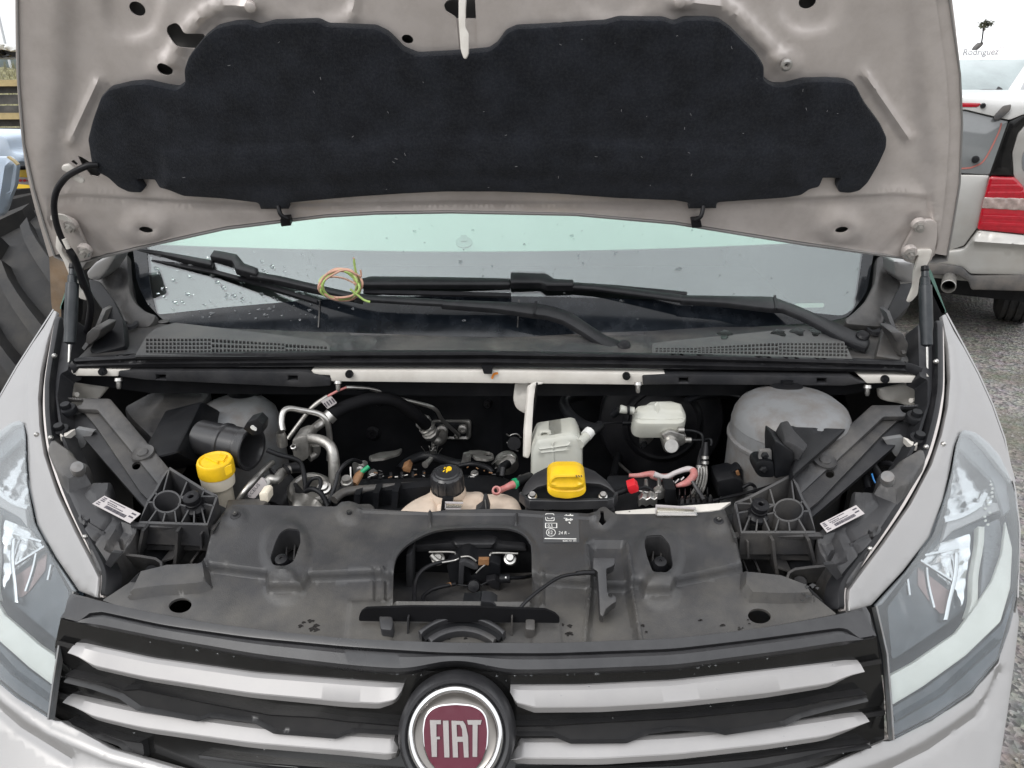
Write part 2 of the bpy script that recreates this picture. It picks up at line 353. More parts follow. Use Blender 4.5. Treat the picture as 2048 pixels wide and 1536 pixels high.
MT=dict(
 paint=mat('silver_paint',(.285,.28,.278),.32,.5,.04,6,coat=.5,rv=.04,dust=.1,ds=30,dc=(.3,.28,.26)),
 inner=mat('hood_inner_paint',(.56,.515,.49),.36,.4,.09,4,coat=.25,dust=.32,ds=26,dc=(.3,.26,.23),rv=.08),
 felt=mat('felt',(.0115,.0132,.0175),1,0,.3,22,bump=.5,bs=420,sheen=.12,dust=.05,ds=260,dc=(.3,.3,.3),spec=.1),
 plast=mat('black_plastic',(.020,.0205,.023),.5,0,.2,12,bump=.12,bs=900,dust=.16,ds=10,dc=(.2,.19,.18),spec=.22),
 plastd=mat('dusty_plastic',(.027,.027,.029),.42,0,.2,8,bump=.2,bs=700,dust=.5,ds=7,dc=(.17,.155,.135)),
 shroud=mat('front_panel_plastic',(.035,.035,.037),.44,0,.25,7,bump=.18,bs=600,dust=.55,ds=9,dc=(.125,.115,.098),grad=(1,.80,.90,.10,-.06)),
 wip=mat('wiper_black',(.010,.0103,.0118),.34,0,.1,20,dust=.06,ds=30,dc=(.2,.2,.2),spec=.22),
 blk=mat('deep_black_plastic',(.0065,.007,.0085),.45,0,.3,14,bump=.1,bs=600,dust=.05,ds=20,dc=(.15,.14,.13),spec=.22),
 rubber=mat('rubber',(.008,.008,.0095),.38,0,.15,20,dust=.05,ds=25,dc=(.2,.2,.2),spec=.22),
 gloss=mat('gloss_black',(.006,.006,.006),.16,0,.1,8,coat=.0,rv=.05,dust=.04,ds=18,dc=(.16,.15,.15)),
 satin=mat('satin_black',(.022,.022,.024),.30,0,.06,12,bump=.05,bs=900,dust=.05,ds=25,dc=(.3,.3,.3)),
 slatm=mat('grille_slat_black',(.014,.014,.015),.34,0,.1,12,dust=.08,ds=20,dc=(.12,.11,.1)),
 satsil=mat('satin_silver',(.33,.322,.32),.44,.3,.04,10,dust=.12,ds=40,dc=(.4,.38,.36),rv=.06),
 chrome=mat('chrome',(.68,.68,.68),.05,1,.02,10,rv=.02),
 alu=mat('cast_aluminium',(.36,.35,.33),.42,.8,.18,60,bump=.25,bs=200,dust=.35,ds=25,dc=(.14,.12,.1)),
 steel=mat('steel',(.5,.49,.47),.32,.9,.12,80,dust=.2,ds=30,dc=(.2,.17,.14)),
 brush=mat('brushed_ring',(.24,.225,.21),.3,.9,.06,40,rv=.06),
 white=mat('off_white_paint',(.62,.595,.55),.45,0,.05,14,dust=.3,ds=30,dc=(.33,.28,.24)),
 tower=mat('tower_paint',(.19,.195,.2),.48,.1,.08,9,dust=.8,ds=22,dc=(.11,.085,.065)),
 yellow=mat('yellow_plastic',(.80,.50,.012),.42,0,.1,30,dust=.3,ds=34,dc=(.45,.27,.03),bump=.08,bs=300),
 tank=mat('translucent_tank',(.47,.475,.43),.38,0,.05,15,dust=.25,ds=14,dc=(.5,.46,.33)),
 tankb=mat('aged_tank',(.60,.50,.41),.5,0,.12,18,dust=.6,ds=16,dc=(.33,.22,.15)),
 neck=mat('cream_neck',(.72,.66,.55),.45,0,.08,20,dust=.2,ds=20,dc=(.5,.38,.2)),
 red=mat('red_insulation',(.45,.035,.04),.45,0,.1,30,dust=.3,ds=40,dc=(.25,.12,.1)),
 redc=mat('red_clip',(.62,.02,.03),.35,0,.05,30),
 pinkr=mat('faded_red',(.42,.14,.13),.5,0,.2,40,dust=.5,ds=60,dc=(.4,.36,.33)),
 orange=mat('orange_mark',(.75,.25,.03),.6),
 lab=mat('label_paper',(.44,.41,.41),.55,0,.03,20,dust=.12,ds=60,dc=(.4,.36,.34)),
 ink=mat('ink',(.06,.055,.07),.6),
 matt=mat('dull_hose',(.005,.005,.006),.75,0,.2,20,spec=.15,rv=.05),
 ventm=mat('vent_plastic',(.062,.062,.063),.5,0,.1,10,bump=.15,bs=700,dust=.35,ds=9,dc=(.16,.15,.135)),
 lintm=mat('lint',(.22,.22,.23),.8),
 wht=mat('white_print',(.62,.62,.6),.6,0,.1,60),
 green=mat('green_wire',(.33,.46,.13),.45,0,.1,50), copper=mat('pink_wire',(.52,.30,.22),.45,0,.1,50), greenb=mat('green_sleeve',(.01,.28,.12),.4),
 brown=mat('brown_connector',(.20,.095,.04),.5,0,.15,50,dust=.3,ds=50,dc=(.4,.28,.16)),
 maroon=mat('maroon_enamel',(.085,.006,.02),.4,0,.1,3,coat=.0), lettr=mat('brushed_letters',(.36,.34,.33),.38,.7,.05,60),
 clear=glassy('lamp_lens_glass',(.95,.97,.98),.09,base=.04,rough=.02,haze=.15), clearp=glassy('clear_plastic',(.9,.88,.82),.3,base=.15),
 lampg=mat('lamp_housing',(.105,.112,.12),.3,.1,.15,25,dust=.2,ds=30,dc=(.3,.3,.3)), lampd=mat('lamp_dark',(.022,.03,.038),.22,0,.2,25,dust=.1,ds=40,dc=(.3,.3,.32)),
 lampc=mat('lamp_chrome',(.72,.72,.72),.16,1,.03,20,rv=.03),
 lampr=mat('lamp_reflector_tint',(.22,.15,.14),.12,.8,.2,30),
 cream=mat('lamp_light_band',(.46,.46,.42),.35,0,.04,30,dust=.15,ds=40,dc=(.35,.33,.28)),
 frit=mat('black_glass_border',(.006,.008,.011),.10,0,.2,20,coat=.0,dust=.12,ds=30,dc=(.12,.13,.15),rv=.06),
 drop=mat('water',(.75,.78,.8),.02,0,.0,trans=.9,ior=1.33,rv=0),
 rod=mat('strut_tube',(.02,.024,.028),.35,.2,.1,30,dust=.12,ds=30,dc=(.2,.2,.2)),
 greenglass=mat('green_glass_edge',(.14,.25,.21),.1,0,.1,30),
)
# ================================================================ THE VAN
van=empty('van',(0,1.0,0),'silver van with its bonnet raised over the open engine bay','van')
HOOD=S((140,452,1.33),(1838,452,1.33),(980,20,1.20)); HN=HOOD.n((980,300))[0]; HP=HOOD.at((980,452))[0]
HX=np.array([1.,0,0]); HU=np.cross(HX,HN); HU=HU*np.sign(HU[2]); HU/=np.linalg.norm(HU)
def hp(x,s): return proj(HP*[0,1,1]+HX*x+HU*s)     # point on the bonnet plane: x across, s up from the hinge line
hood=empty('hood',HP,parent=van)
top=[hp(x,s) for x,s in((-.735,.50),(-.73,.70),(-.71,.82),(-.65,.875),(-.40,.89),(0,.885),(.40,.89),(.65,.875),(.71,.82),(.73,.70),(.735,.50))]
hin=[(125,521),(112,500),(94,440),(75,350),(61,250),(56,150),(60,0)]+[(p[0]+20*(p[0]<1024)-20*(p[0]>1024),p[1]+15) for p in top]+[(1872,0),(1893,150),(1899,250),(1894,350),(1884,440),(1872,515),(1858,525),(1600,487),(1350,447),(1150,430),(900,425),(750,427),(650,433),(450,457),(300,490),(170,522)]
keyh=rp([(328,58),(345,50),(358,56),(366,68),(408,74),(388,104),(360,98),(342,88),(328,72)],9)
cen=rp([(905,-60),(946,-60),(954,105),(918,108),(911,40),(900,33),(890,27),(886,15),(893,6),(906,4)],4)
holes=[el(265,26,18,13,35),el(813,84,12,9,20),el(327,141,17,12,25),el(1621,12,18,14,-20),el(291,461,14,6,8),el(1684,461,13,6,-8),keyh,cen,
 [(136,330),(142,326),(150,334),(146,337)],[(150,318),(157,320),(176,332),(201,349),(190,360),(176,357),(158,336)],el(1573,131,4,4)]
inn=[(150,-420),(132,0),(127,170),(101,330),(107,394),(150,388),(520,408),(900,402),(1420,404),(1790,386),(1852,388),(1862,330),(1835,170),(1825,0),(1812,-420)]
lowb=[(100,400),(150,394),(520,415),(900,408),(1420,411),(1790,393),(1860,398),(1880,540),(980,600),(100,540)]
rel=[('p',inn,26,-.011),('p',lowb,6,-.007),
 ('r',[(192,166),(136,287)],17,.006),('r',[(1733,153),(1820,280)],17,.006),
 ('p',rp([(203,-140),(206,50),(240,84),(300,74),(322,-20),(330,-140)],30),16,-.007),('p',rp([(1555,-140),(1562,40),(1600,72),(1670,62),(1690,-20),(1695,-140)],30),16,-.007),
 ('r',[(338,120),(372,62),(408,28),(440,12),(490,12)],30,.008),('r',[(1362,4),(1450,14),(1480,35),(1560,116)],30,.008),
 ('t',500,15,24,20,.6,.004),('t',1358,5,24,20,.6,.004),('t',640,0,62,44,.3,-.005),('t',1232,0,62,44,.3,-.005),('t',327,141,34,27,.6,.005),('t',1573,131,34,28,.6,.005),
 ('t',290,457,46,30,.9,.008),('t',1684,457,46,30,.9,.008),('t',290,461,22,12,.5,-.003),('t',1684,461,22,12,.5,-.003),
 ('r',[(108,440),(190,515)],10,.003),('r',[(1868,440),(1790,515)],10,.003),('r',[(150,450),(215,520)],8,-.002),('r',[(1835,440),(1770,515)],8,-.002),
 ('r',[(700,40),(720,-60)],20,.004),('r',[(1120,50),(1100,-60)],20,.004)]
sheet('inner_panel',hin,HOOD,MT['inner'],hood,holes=holes,step=13,rel=rel,th=.002)
hout=[(125,523),(108,515),(88,455),(66,380),(46,290),(36,170),(33,0)]+top+[(1900,0),(1922,150),(1926,250),(1921,370),(1908,450),(1895,523),(1870,527),(1600,490),(1350,449.5),(1150,432),(900,427),(750,429.5),(650,435.5),(450,460),(300,493),(170,525)]
crown=('f',lambda x,y:-.028-.030*np.clip(1-((x-978)/930)**2,0,1)*np.clip((540-y)/300,0,1))
sheet('outer_skin',hout,HOOD,MT['paint'],hood,step=42,rel=[crown],th=.0012)
o=sheet('hem_wall',stroke(hout+hout[:1],3),HOOD,MT['paint'],hood,lift=-.002,ext=tuple(-HN*.03))
for L in ([(44,-40),(47,150),(60,300),(80,400),(112,512)],[(1868,-220),(1886,-30),(1907,150),(1910,260),(1903,380),(1882,512)]): sheet('hem_flange',stroke(spl(L,5),34),HOOD,MT['inner'],hood,lift=-.0045,th=.002)
lin=[(386,102),(410,72),(434,53),(472,44),(499,43),(519,51),(547,42),(636,40),(656,50),(752,53),(776,65),(793,82),(807,97),(835,108),(917,103),(978,99),(995,87),(1012,63),(1033,53),(1210,44),(1238,36),(1327,36),(1348,44),(1368,36),(1410,36),(1437,39),(1461,55),(1485,79),(1512,106),(1527,130),(1527,157),(1546,169),(1570,169),(1608,159),(1655,158),(1693,161),(1710,169),(1727,202),(1758,243),(1772,273),(1770,294),(1755,325),(1734,362),(1717,379),(1697,384),(1676,382),(1671,369),(1678,354,1),(1645,354,1),(1637,372),(1618,376),(1601,388),(1567,393),(1433,403),(1432,415,1),(1376,415,1),(1377,403),(1348,398),(1231,394),(1111,385),(992,381),(889,381),(804,385),(718,391),(650,397),(579,403),(579,415,1),(523,415,1),(519,403),(444,395),(369,390),(342,379),(331,374),(321,374),(311,358,1),(277,356,1),(290,376,1),(284,383),(260,382),(239,372),(219,352),(198,340),(187,328),(178,277),(188,239),(205,191),(219,176),(260,166),(294,163),(328,171),(355,176),(372,164),(371,137),(379,113)]
fr=[('p',[(330,372),(420,360),(650,352),(850,343),(990,338),(1150,343),(1400,356),(1600,366),(1600,300),(990,270),(330,300)],10,.004)]
fr+=[('d',x,y,15,13,.004) for x,y in((613,95),(1270,90),(250,235),(1712,232),(960,326),(700,200))]+[('d',x,y,20,10,-.003) for x,y in((450,380),(1500,385))]
fr+=[('f',lambda x,y:.0016*np.sin(x/41.+y/57)*np.sin(y/33.+1))]
sheet('insulation_pad',rp(lin,6),HOOD,MT['felt'],hood,step=15,bev=7,bevh=.005,th=.012,lift=.008,rel=fr)
q=[]
for k in range(45):
    x,y=rng.uniform(200,1760),rng.uniform(50,380)
    if not inside([(x,y)],np.array([p[:2] for p in lin]))[0]: continue
    a=rng.uniform(0,3.1); L_=rng.uniform(1.5,6); q.append(sheet('lint',stroke([(x,y),(x+L_*math.cos(a),y+L_*math.sin(a))],rng.uniform(.5,1.0)),HOOD,MT['lintm'],hood,lift=.0145,th=.0004))
q=join(q,'lint',hood); q['kind']='stuff'
for a,b,c in(((556,412),(562,430),(575,437)),((1407,412),(1402,432),(1391,440))):
    st=tube('pad_strap',[(a[0],a[1],1.305),(b[0],b[1],1.30),(c[0],c[1],1.305)],4.5,MT['rubber'],hood)
    s=1 if a[0]<1000 else -1
    q=sheet('plug',rp([(c[0]-11,c[1]-7),(c[0]+8,c[1]-9),(c[0]+11,c[1]+6),(c[0]-9,c[1]+8)],2),HOOD,MT['rubber'],hood,th=.012,lift=.013); q.parent=st; q.matrix_parent_inverse=Matrix.Identity(4)
for x,y,ax in((140,452,0),(168,502,0),(1838,451,0),(1820,505,0)):
    lathepx('washer',x,y,1.318,HN,[(0,3),(13,3),(14,0),(14,-8)],MT['inner'],hood)
    lathepx('bolt',x+(-4 if x<1000 else 4)*0,y+4,1.312,HN,[(0,12),(6,12),(6.5,8),(6.5,4),(10,4),(11,0),(11,-6)],MT['steel'],hood,seg=6)
for x,y in((500,15),(1360,5)): lathepx('rivet',x,y,HOOD.Y(x,y)-.004,HN,[(0,3),(7,2.5),(11,0),(11,-8)],MT['inner'],hood)
lathepx('grommet',1573,131,HOOD.Y(1573,131)-.008,HN,[(3.5,-4),(4,1),(8,2),(12,0),(12,-6)],MT['steel'],hood)
# striker hook hanging from the front of the bonnet
hk=[(-70,0),(0,.004),(60,.016),(96,.024),(119,.028)]
V=[];
sheet('striker_hook',rp([(919,-80),(937,-80),(931,20),(931,55),(938,68),(937,108),(932,118),(927,117),(921,100),(917,40),(917,0)],4),S((900,-60,1.155),(1000,-60,1.155),(925,118,1.15)),MT['white'],hood,th=.006,bev=2)
sheet('striker_base',rp([(904,44),(956,44),(957,106),(911,108)],3),HOOD,MT['inner'],hood,lift=-.014,th=.002)
# washer hose clipped along the left edge
hs_=tube('washer_hose',[(196,330,1.275),(178,331,1.27),(158,339,1.268),(134,353,1.275),(115,378,1.285),(108,408,1.29),(112,444,1.30),(122,474,1.305),(134,494,1.31),(143,506,1.315)],6.2,MT['rubber'],hood)
tube('hose_nozzle',[(128,478,1.302),(137,497,1.305)],4.5,MT['white'],hood)
tube('washer_hose',[(138,500,1.305),(150,520,1.31),(165,560,1.325),(181,602,1.34),(179,640,1.35),(172,672,1.36)],7,MT['rubber'],hood)
sheet('hose_clip',rp([(132,322),(145,319),(158,330),(163,342),(177,350),(176,357),(168,356),(152,347),(143,334),(133,330)],4),HOOD,MT['white'],hood,lift=.018,th=.004,bev=2)
sheet('hose_clip',rp([(106,424),(122,421),(137,424),(150,436),(158,452),(150,456),(136,434),(120,430),(108,434)],4),HOOD,MT['white'],hood,lift=.012,th=.003)
# hinges: folded arms running down into the scuttle
for sgn,Lw,pl in((1,[(1846,500),(1866,500),(1860,520),(1846,548),(1840,556),(1836,590),(1823,604),(1814,606),(1826,575),(1828,545),(1838,510),(1815,520),(1806,505)],0),(0,[(112,470),(124,480),(124,505),(140,528),(148,548),(158,580),(178,596),(178,603),(160,598),(152,590),(138,552),(126,522),(110,495)],0)):
    hg=sheet('hinge',rp(Lw,5),S((1840,440,1.325),(140,440,1.325),(1000,600,1.36)),MT['white'],van,th=.004,bev=2)
sheet('hinge_plate',rp([(1836,440),(1862,437),(1874,444),(1872,482),(1862,520),(1842,530),(1806,520),(1800,505),(1812,480)],7),HOOD,MT['inner'],hood,lift=.004,th=.004,bev=2)
sheet('hinge_plate',rp([(112,440),(130,430),(152,440),(180,500),(186,516),(140,526),(124,500)],7),HOOD,MT['inner'],hood,lift=.004,th=.004,bev=2)
# gas struts
for a,b in(((146,536,1.335),(138,722,1.26)),((1850,540,1.335),(1855,752,1.26))):
    st=empty('gas_strut',at(*a),parent=van)
    A,B=at(*a),at(*b); D=(B-A); L=np.linalg.norm(D); D/=L; s=mpp(*a)
    lathe('cylinder',A,D,[(6*s,0),(7*s,4*s),(7*s,14*s),(9*s,16*s),(9*s,30*s),(12*s,31*s),(12.5*s,60*s),(12.5*s,112*s),(11*s,125*s),(11*s,150*s),(5*s,153*s),(4*s,154*s)],MT['rod'],st)
    lathe('rod',A+D*150*s,D,[(2.6*s,0),(2.6*s,50*s),(0,50*s)],MT['steel'],st,seg=10)
    lathe('ball_socket',A-D*10*s,D,[(0,0),(7*s,2*s),(8*s,10*s),(6*s,14*s)],MT['rubber'],st)
# ---------------------------------------------------------------- windscreen
GT=R(GLASS_T) if 'GLASS_T' in globals() else R(49.8)
G0=at(985,655,1.46); GL=S.pl(G0,(0,-math.sin(GT),math.cos(GT)))
ws=empty('windscreen',G0,parent=van)
gcurve=('f',lambda x,y:-.012*((x-1000)/750)**2)
gout=[(240,400),(262,500),(268,560),(290,604),(325,640),(420,655),(640,668),(1000,676),(1300,666),(1650,642),(1700,630),(1738,580),(1752,500),(1772,400),(1720,210),(1000,170),(300,210)]
mg=bpy.data.materials.new('coated_windscreen_glass'); mg.use_nodes=True; t=mg.node_tree; N=t.nodes; N.remove(N['Principled BSDF'])
a_=N.new('ShaderNodeBsdfTransparent'); a_.inputs[0].default_value=(.80,.88,.84,1); g_=N.new('ShaderNodeBsdfGlossy'); g_.inputs['Color'].default_value=(.95,.97,1,1); g_.inputs['Roughness'].default_value=.015
x_=N.new('ShaderNodeMixShader'); x_.inputs[0].default_value=.125; t.links.new(a_.outputs[0],x_.inputs[1]); t.links.new(g_.outputs[0],x_.inputs[2]); t.links.new(x_.outputs[0],N['Material Output'].inputs[0])
sheet('pane',rp(gout,14),GL,mg,ws,step=45,rel=[gcurve],th=.005,ang=60)
fin=[(285,420),(290,506),(296,570),(309,626),(450,612),(608,600),(749,595),(890,591),(1108,594),(1348,600),(1500,612),(1690,628),(1715,610),(1729,510),(1745,400),(1700,225),(1000,185),(320,225)]
sheet('black_border',rp(gout,14),GL,MT['frit'],ws,holes=[rp(fin,10)],step=40,rel=[gcurve],th=.0006,lift=.0012)
for pxs in(602,1000): wall('border_joint',[(pxs+38,600),(pxs+35,655)],GL,MT['plastd'],ws,w=2.5,ext=(0,0,-.0005),lift=.0016)
sheet('sticker',rp([(1597,597),(1657,596),(1657,605),(1597,606)],4),GL,MT['cream'],ws,lift=-.024,th=.0003)
# rain drops: nobody could count them
def drops(n,fx,surf,relf,rlo,rhi,base=None):
    V,Fc=base or ([],[])
    k=0
    while k<n:
        p=fx()
        if p is None: continue
        k+=1; q=surf.at(p)[0]; nn=surf.n(p)[0]; q=q+nn*(relief(np.array([p]),relf)[0]); s=mpp(p[0],p[1],q[1])
        r=s*(rlo+(rhi-rlo)*rng.random()**2.5); u=np.cross(nn,[1,0,0.]); u/=np.linalg.norm(u); v=np.cross(nn,u); b=len(V); st=1+.8*rng.random(); m=9
        for ring,(rr,h) in enumerate(((1,0),(.8,.38),(.4,.6))):
            for j in range(m):
                a=6.283*j/m; w=1+.18*math.sin(3*a+k); V.append(q+nn*(h*r*.8)+r*rr*w*(math.cos(a)*u+math.sin(a)*v*st))
        V.append(q+nn*r*.52)
        for ring in(0,1):
            for j in range(m): Fc.append((b+ring*m+j,b+ring*m+(j+1)%m,b+(ring+1)*m+(j+1)%m,b+(ring+1)*m+j))
        for j in range(m): Fc.append((b+2*m+j,b+2*m+(j+1)%m,b+3*m))
    return V,Fc
go=np.array(gout)
def fx1():
    p=(rng.uniform(292,640),rng.uniform(505,640)); return p if inside([p],go)[0] and rng.random()<1 else None
def fx2():
    p=(rng.uniform(300,1740),rng.uniform(432,640)); return p if inside([p],go)[0] else None
def fx3():
    p=(rng.uniform(330,1000),rng.normal(612,14)); return p if inside([p],go)[0] else None
b=drops(110,fx1,GL,[gcurve,('f',lambda x,y:x*0+.002)],1.,4.2); b=drops(110,fx2,GL,[gcurve,('f',lambda x,y:x*0+.002)],.8,3,b); b=drops(30,fx3,GL,[gcurve,('f',lambda x,y:x*0+.002)],.8,3.,b)
o=link('water_drops',*b,MT['drop'],ws,80); o['kind']='stuff'
sheet('mint_panel',spl([(150,482),(300,489),(600,498),(900,503),(1250,499),(1600,486),(1850,474)],4)+[(1850,150),(150,150)],GL.deep(1.05),mat('pale_mint_panel',(.62,.755,.695),.6,0,.03,3),ws,step=60,th=.003)  # invented panel, added to make the bright mint band in the glass
sheet('rear_view_mount',el(928,484,17,11),GL.deep(1.03),mat('mount_grey',(.40,.52,.47),.6),ws,th=.004)
sheet('rear_view_mount',rp([(921,470),(934,470),(934,482),(921,482)],2),GL.deep(1.028),mat('mount_grey',(.36,.47,.42),.6),ws,th=.004)
# cabin behind the glass: dashboard, side walls, roof, pillars
boxm('dashboard',(-.70,1.62,.9),(.70,2.2,1.16),MT['blk'],van)
boxm('cabin_bulkhead',(-.80,2.9,.45),(.80,2.95,2.1),MT['blk'],van)
for s_ in(-1,1): boxm('cabin_side',(s_*.80-.01,1.6,.45),(s_*.80+.01,2.9,1.5),MT['blk'],van)
boxm('cabin_roof',(-.80,1.95,2.09),(.80,2.95,2.11),MT['blk'],van)
for A in([(172,545),(190,525),(222,507),(236,500),(228,520),(210,548),(196,562),(176,558)],[(1788,522),(1826,524),(1830,566),(1806,566),(1790,552)]): sheet('windscreen_pillar',rp(A,4),S.y(1.47),MT['paint'],van,th=.05,bev=4)
PL=S((200,540,1.50),(1800,540,1.50),(1000,600,1.44))
for s_,A in((0,[(160,545),(178,520),(215,508),(236,480),(225,440),(150,470),(150,530)]),(1,[(1792,523),(1785,470),(1790,430),(1835,430),(1838,520),(1832,566),(1800,570)])):
    sheet('windscreen_pillar',rp(A,4),S.y(1.66),MT['paint'],van,th=.05,bev=5)
# ---------------------------------------------------------------- black trim at the screen corners and scuttle panel
COW=S((160,720,1.262),(1812,735,1.262),(985,655,1.452))
cow=empty('scuttle_panel',(0,1.3,1.2),parent=van)
base=[(150,722),(182,690),(246,650),(300,646),(420,655),(640,664),(1000,672),(1300,662),(1650,640),(1700,634),(1765,650),(1808,690),(1818,724),(1700,722),(1340,713),(980,708),(650,708),(300,712),(160,722)]
sheet('tray',rp(base,5),COW,MT['plastd'],cow,step=26,th=.004,rel=[('r',[(650,676),(1000,684),(1300,676)],8,.004),('p',[(668,690),(760,676),(1290,690),(1290,703),(668,703)],9,.006),('t',728,694,34,15,.5,.006),('t',728,696,22,9,.5,-.004),('r',[(700,668),(1000,671),(1290,667)],3,-.003)])
COWV=S.pl(COW.at((985,690))[0]+COW.n((985,690))[0]*.016,COW.n((985,690))[0])
def vent(outp,rows,ncol,x0,x1,topf,botf,rowf,nm):
    hs=[]
    for j in range(ncol):
        xa=x0+(x1-x0)*(j+.16)/ncol; xb=x0+(x1-x0)*(j+.84)/ncol; xm=(xa+xb)/2; nr=rowf(xm); t0,b0=topf(xm),botf(xm)
        for i in range(nr):
            ya=t0+(b0-t0)*(i+.16)/nr; yb=t0+(b0-t0)*(i+.84)/nr; sh=(4 if x1>x0 else 4)
            hs.append([(xa,ya),(xb,ya),(xb,yb),(xa,yb)])
    return sheet(nm,rp(outp,5),COWV,MT['ventm'],cow,holes=hs,th=.004)
VL=[(349,645),(310,657),(292,673),(270,712),(660,712),(661,704),(658,690),(649,682),(513,664)]
vent(VL,4,47,291,655,lambda x:676+(692-676)*max(0,(x-424)/230) if x>424 else 676,lambda x:706.5-.3*(x>424),lambda x:4 if x<424 else 3 if x<572 else 2,'vent_grille')
VR=[(1304,687),(1330,683),(1638,652),(1676,668),(1690,686),(1706,720),(1304,712)]
vent(VR,4,50,1310,1696,lambda x:695-(695-685)*max(0,min(1,(x-1390)/150)) ,lambda x:704+(714-704)*(x-1310)/386,lambda x:2 if x<1392 else 3 if x<1560 else 4,'vent_grille')
for L in([(270,712),(660,712)],[(1304,712),(1706,720)]): wall('vent_skirt',L,COWV,MT['plast'],cow,w=3,ext=(0,.004,-.006))
for L in([(288,672),(428,676),(575,685),(660,689),(660,709),(280,709)],[(1304,692),(1390,692),(1545,681),(1694,681),(1702,717),(1304,707)]): sheet('vent_shade_plate',L,COWV,MT['matt'],cow,lift=-.0075,th=.001)  # black plates under the vent holes, painting in their shade
for x,y in((331,658),(1650,665)): lathe('screw',COW.at((x,y))[0]+COW.n((x,y))[0]*.016,COW.n((x,y))[0],[(0,.001),(.004,.001),(.005,.002),(.010,.001),(.011,0)],MT['plastd'],cow)
for x,y in((1448,686),(1557,682),(1594,680),(1630,680)):
    sheet('wet_patch',[(x+rng.normal(0,1)+14*math.cos(a)*(1+.4*math.sin(3*a+x)),y+7*math.sin(a)*(1+.4*math.cos(2*a+x))) for a in np.linspace(0,6.1,14)],COW,MT['gloss'],cow,lift=.0166,th=.0003)
TR=S((1753,515,1.55),(1755,652,1.43),(1830,560,1.50))
trimr=[(1753,512),(1749,563),(1731,600),(1710,621),(1690,636),(1692,648),(1755,654),(1784,650),(1798,605),(1806,570),(1794,548),(1786,524),(1782,500)]
sheet('screen_corner_trim',rp(trimr,9),TR,MT['plastd'],cow,step=16,bev=7,bevh=.008,th=.01,rel=[('p',[(1770,540),(1800,545),(1790,590),(1762,640),(1760,600)],8,-.005)])
TL=S((255,506,1.55),(250,655,1.43),(190,560,1.50))
triml=[(214,513),(232,500),(255,506),(256,535),(260,583),(270,604),(290,621),(312,628),(309,642),(297,655),(253,656),(243,634),(220,620),(206,590),(180,556),(190,530)]
sheet('screen_corner_trim',rp(triml,8),TL,MT['plastd'],cow,step=16,bev=7,bevh=.008,th=.01,rel=[('p',[(234,545),(250,545),(254,600),(240,622),(222,590)],8,-.005)])
for x,y in((263,656),(1747,667)): sheet('drain_eye',el(x,y,16,9,-15 if x<900 else 15),COW,MT['plast'],cow,lift=.012,holes=[el(x,y-1,9,5,-15)],th=.006)
# side guides and end posts of the scuttle
EP=S((180,560,1.46),(250,700,1.30),(1800,560,1.46))
for L in([(176,556),(200,562),(228,600),(246,640),(250,692),(190,708),(178,700),(214,632),(182,585)],): sheet('scuttle_end',rp(L,4),EP,MT['blk'],cow,th=.02,bev=3)
for L in([(1802,566),(1830,565),(1820,610),(1790,640),(1776,652),(1768,640),(1782,605)],): sheet('scuttle_end',rp(L,4),EP,MT['blk'],cow,th=.02,bev=3)
sheet('scuttle_end',rp([(1773,634),(1780,640),(1806,712),(1800,720),(1752,712)],4),EP,MT['plastd'],cow,th=.02,bev=3)
for s_,L in((0,[(172,668),(186,655),(204,657),(196,676),(180,690),(170,686)]),(1,[(1782,664),(1806,666),(1818,690),(1812,716),(1797,712),(1794,686)])): sheet('scuttle_block',rp(L,4),S.y(1.29),MT['plastd'],cow,th=.05,bev=3)
wall('guide_lip',[(214,628),(196,672),(172,707)],EP,MT['plastd'],cow,w=7,lift=.012,ext=(0,.03,0))
wall('guide_lip',[(1771,632),(1788,676),(1804,716)],EP,MT['plastd'],cow,w=7,lift=.012,ext=(0,.03,0))
# rubber seal along the front of the scuttle
SE=S((160,722,1.252),(1812,735,1.252),(985,680,1.262))
seal=sheet('rubber_seal',rp([(150,716),(300,707),(650,703),(960,702),(1000,704),(1340,709),(1700,718),(1808,722),(1812,745),(1700,743),(1340,738),(1000,734),(650,733),(300,735),(156,736)],3),SE,MT['rubber'],van,step=7,th=.02,rel=[('r',[(150,722),(300,714),(650,710),(985,709),(1340,715),(1812,729)],8,.008),('r',[(150,732),(300,727),(650,724),(985,724),(1340,729),(1812,740)],7,.005)])
for L,pr in(([(152,728),(140,742),(130,745)],0),([(1808,733),(1825,738),(1842,745)],0)): sheet('seal_end',stroke(L,20),SE,MT['rubber'],van,th=.02,lift=.003,bev=3)
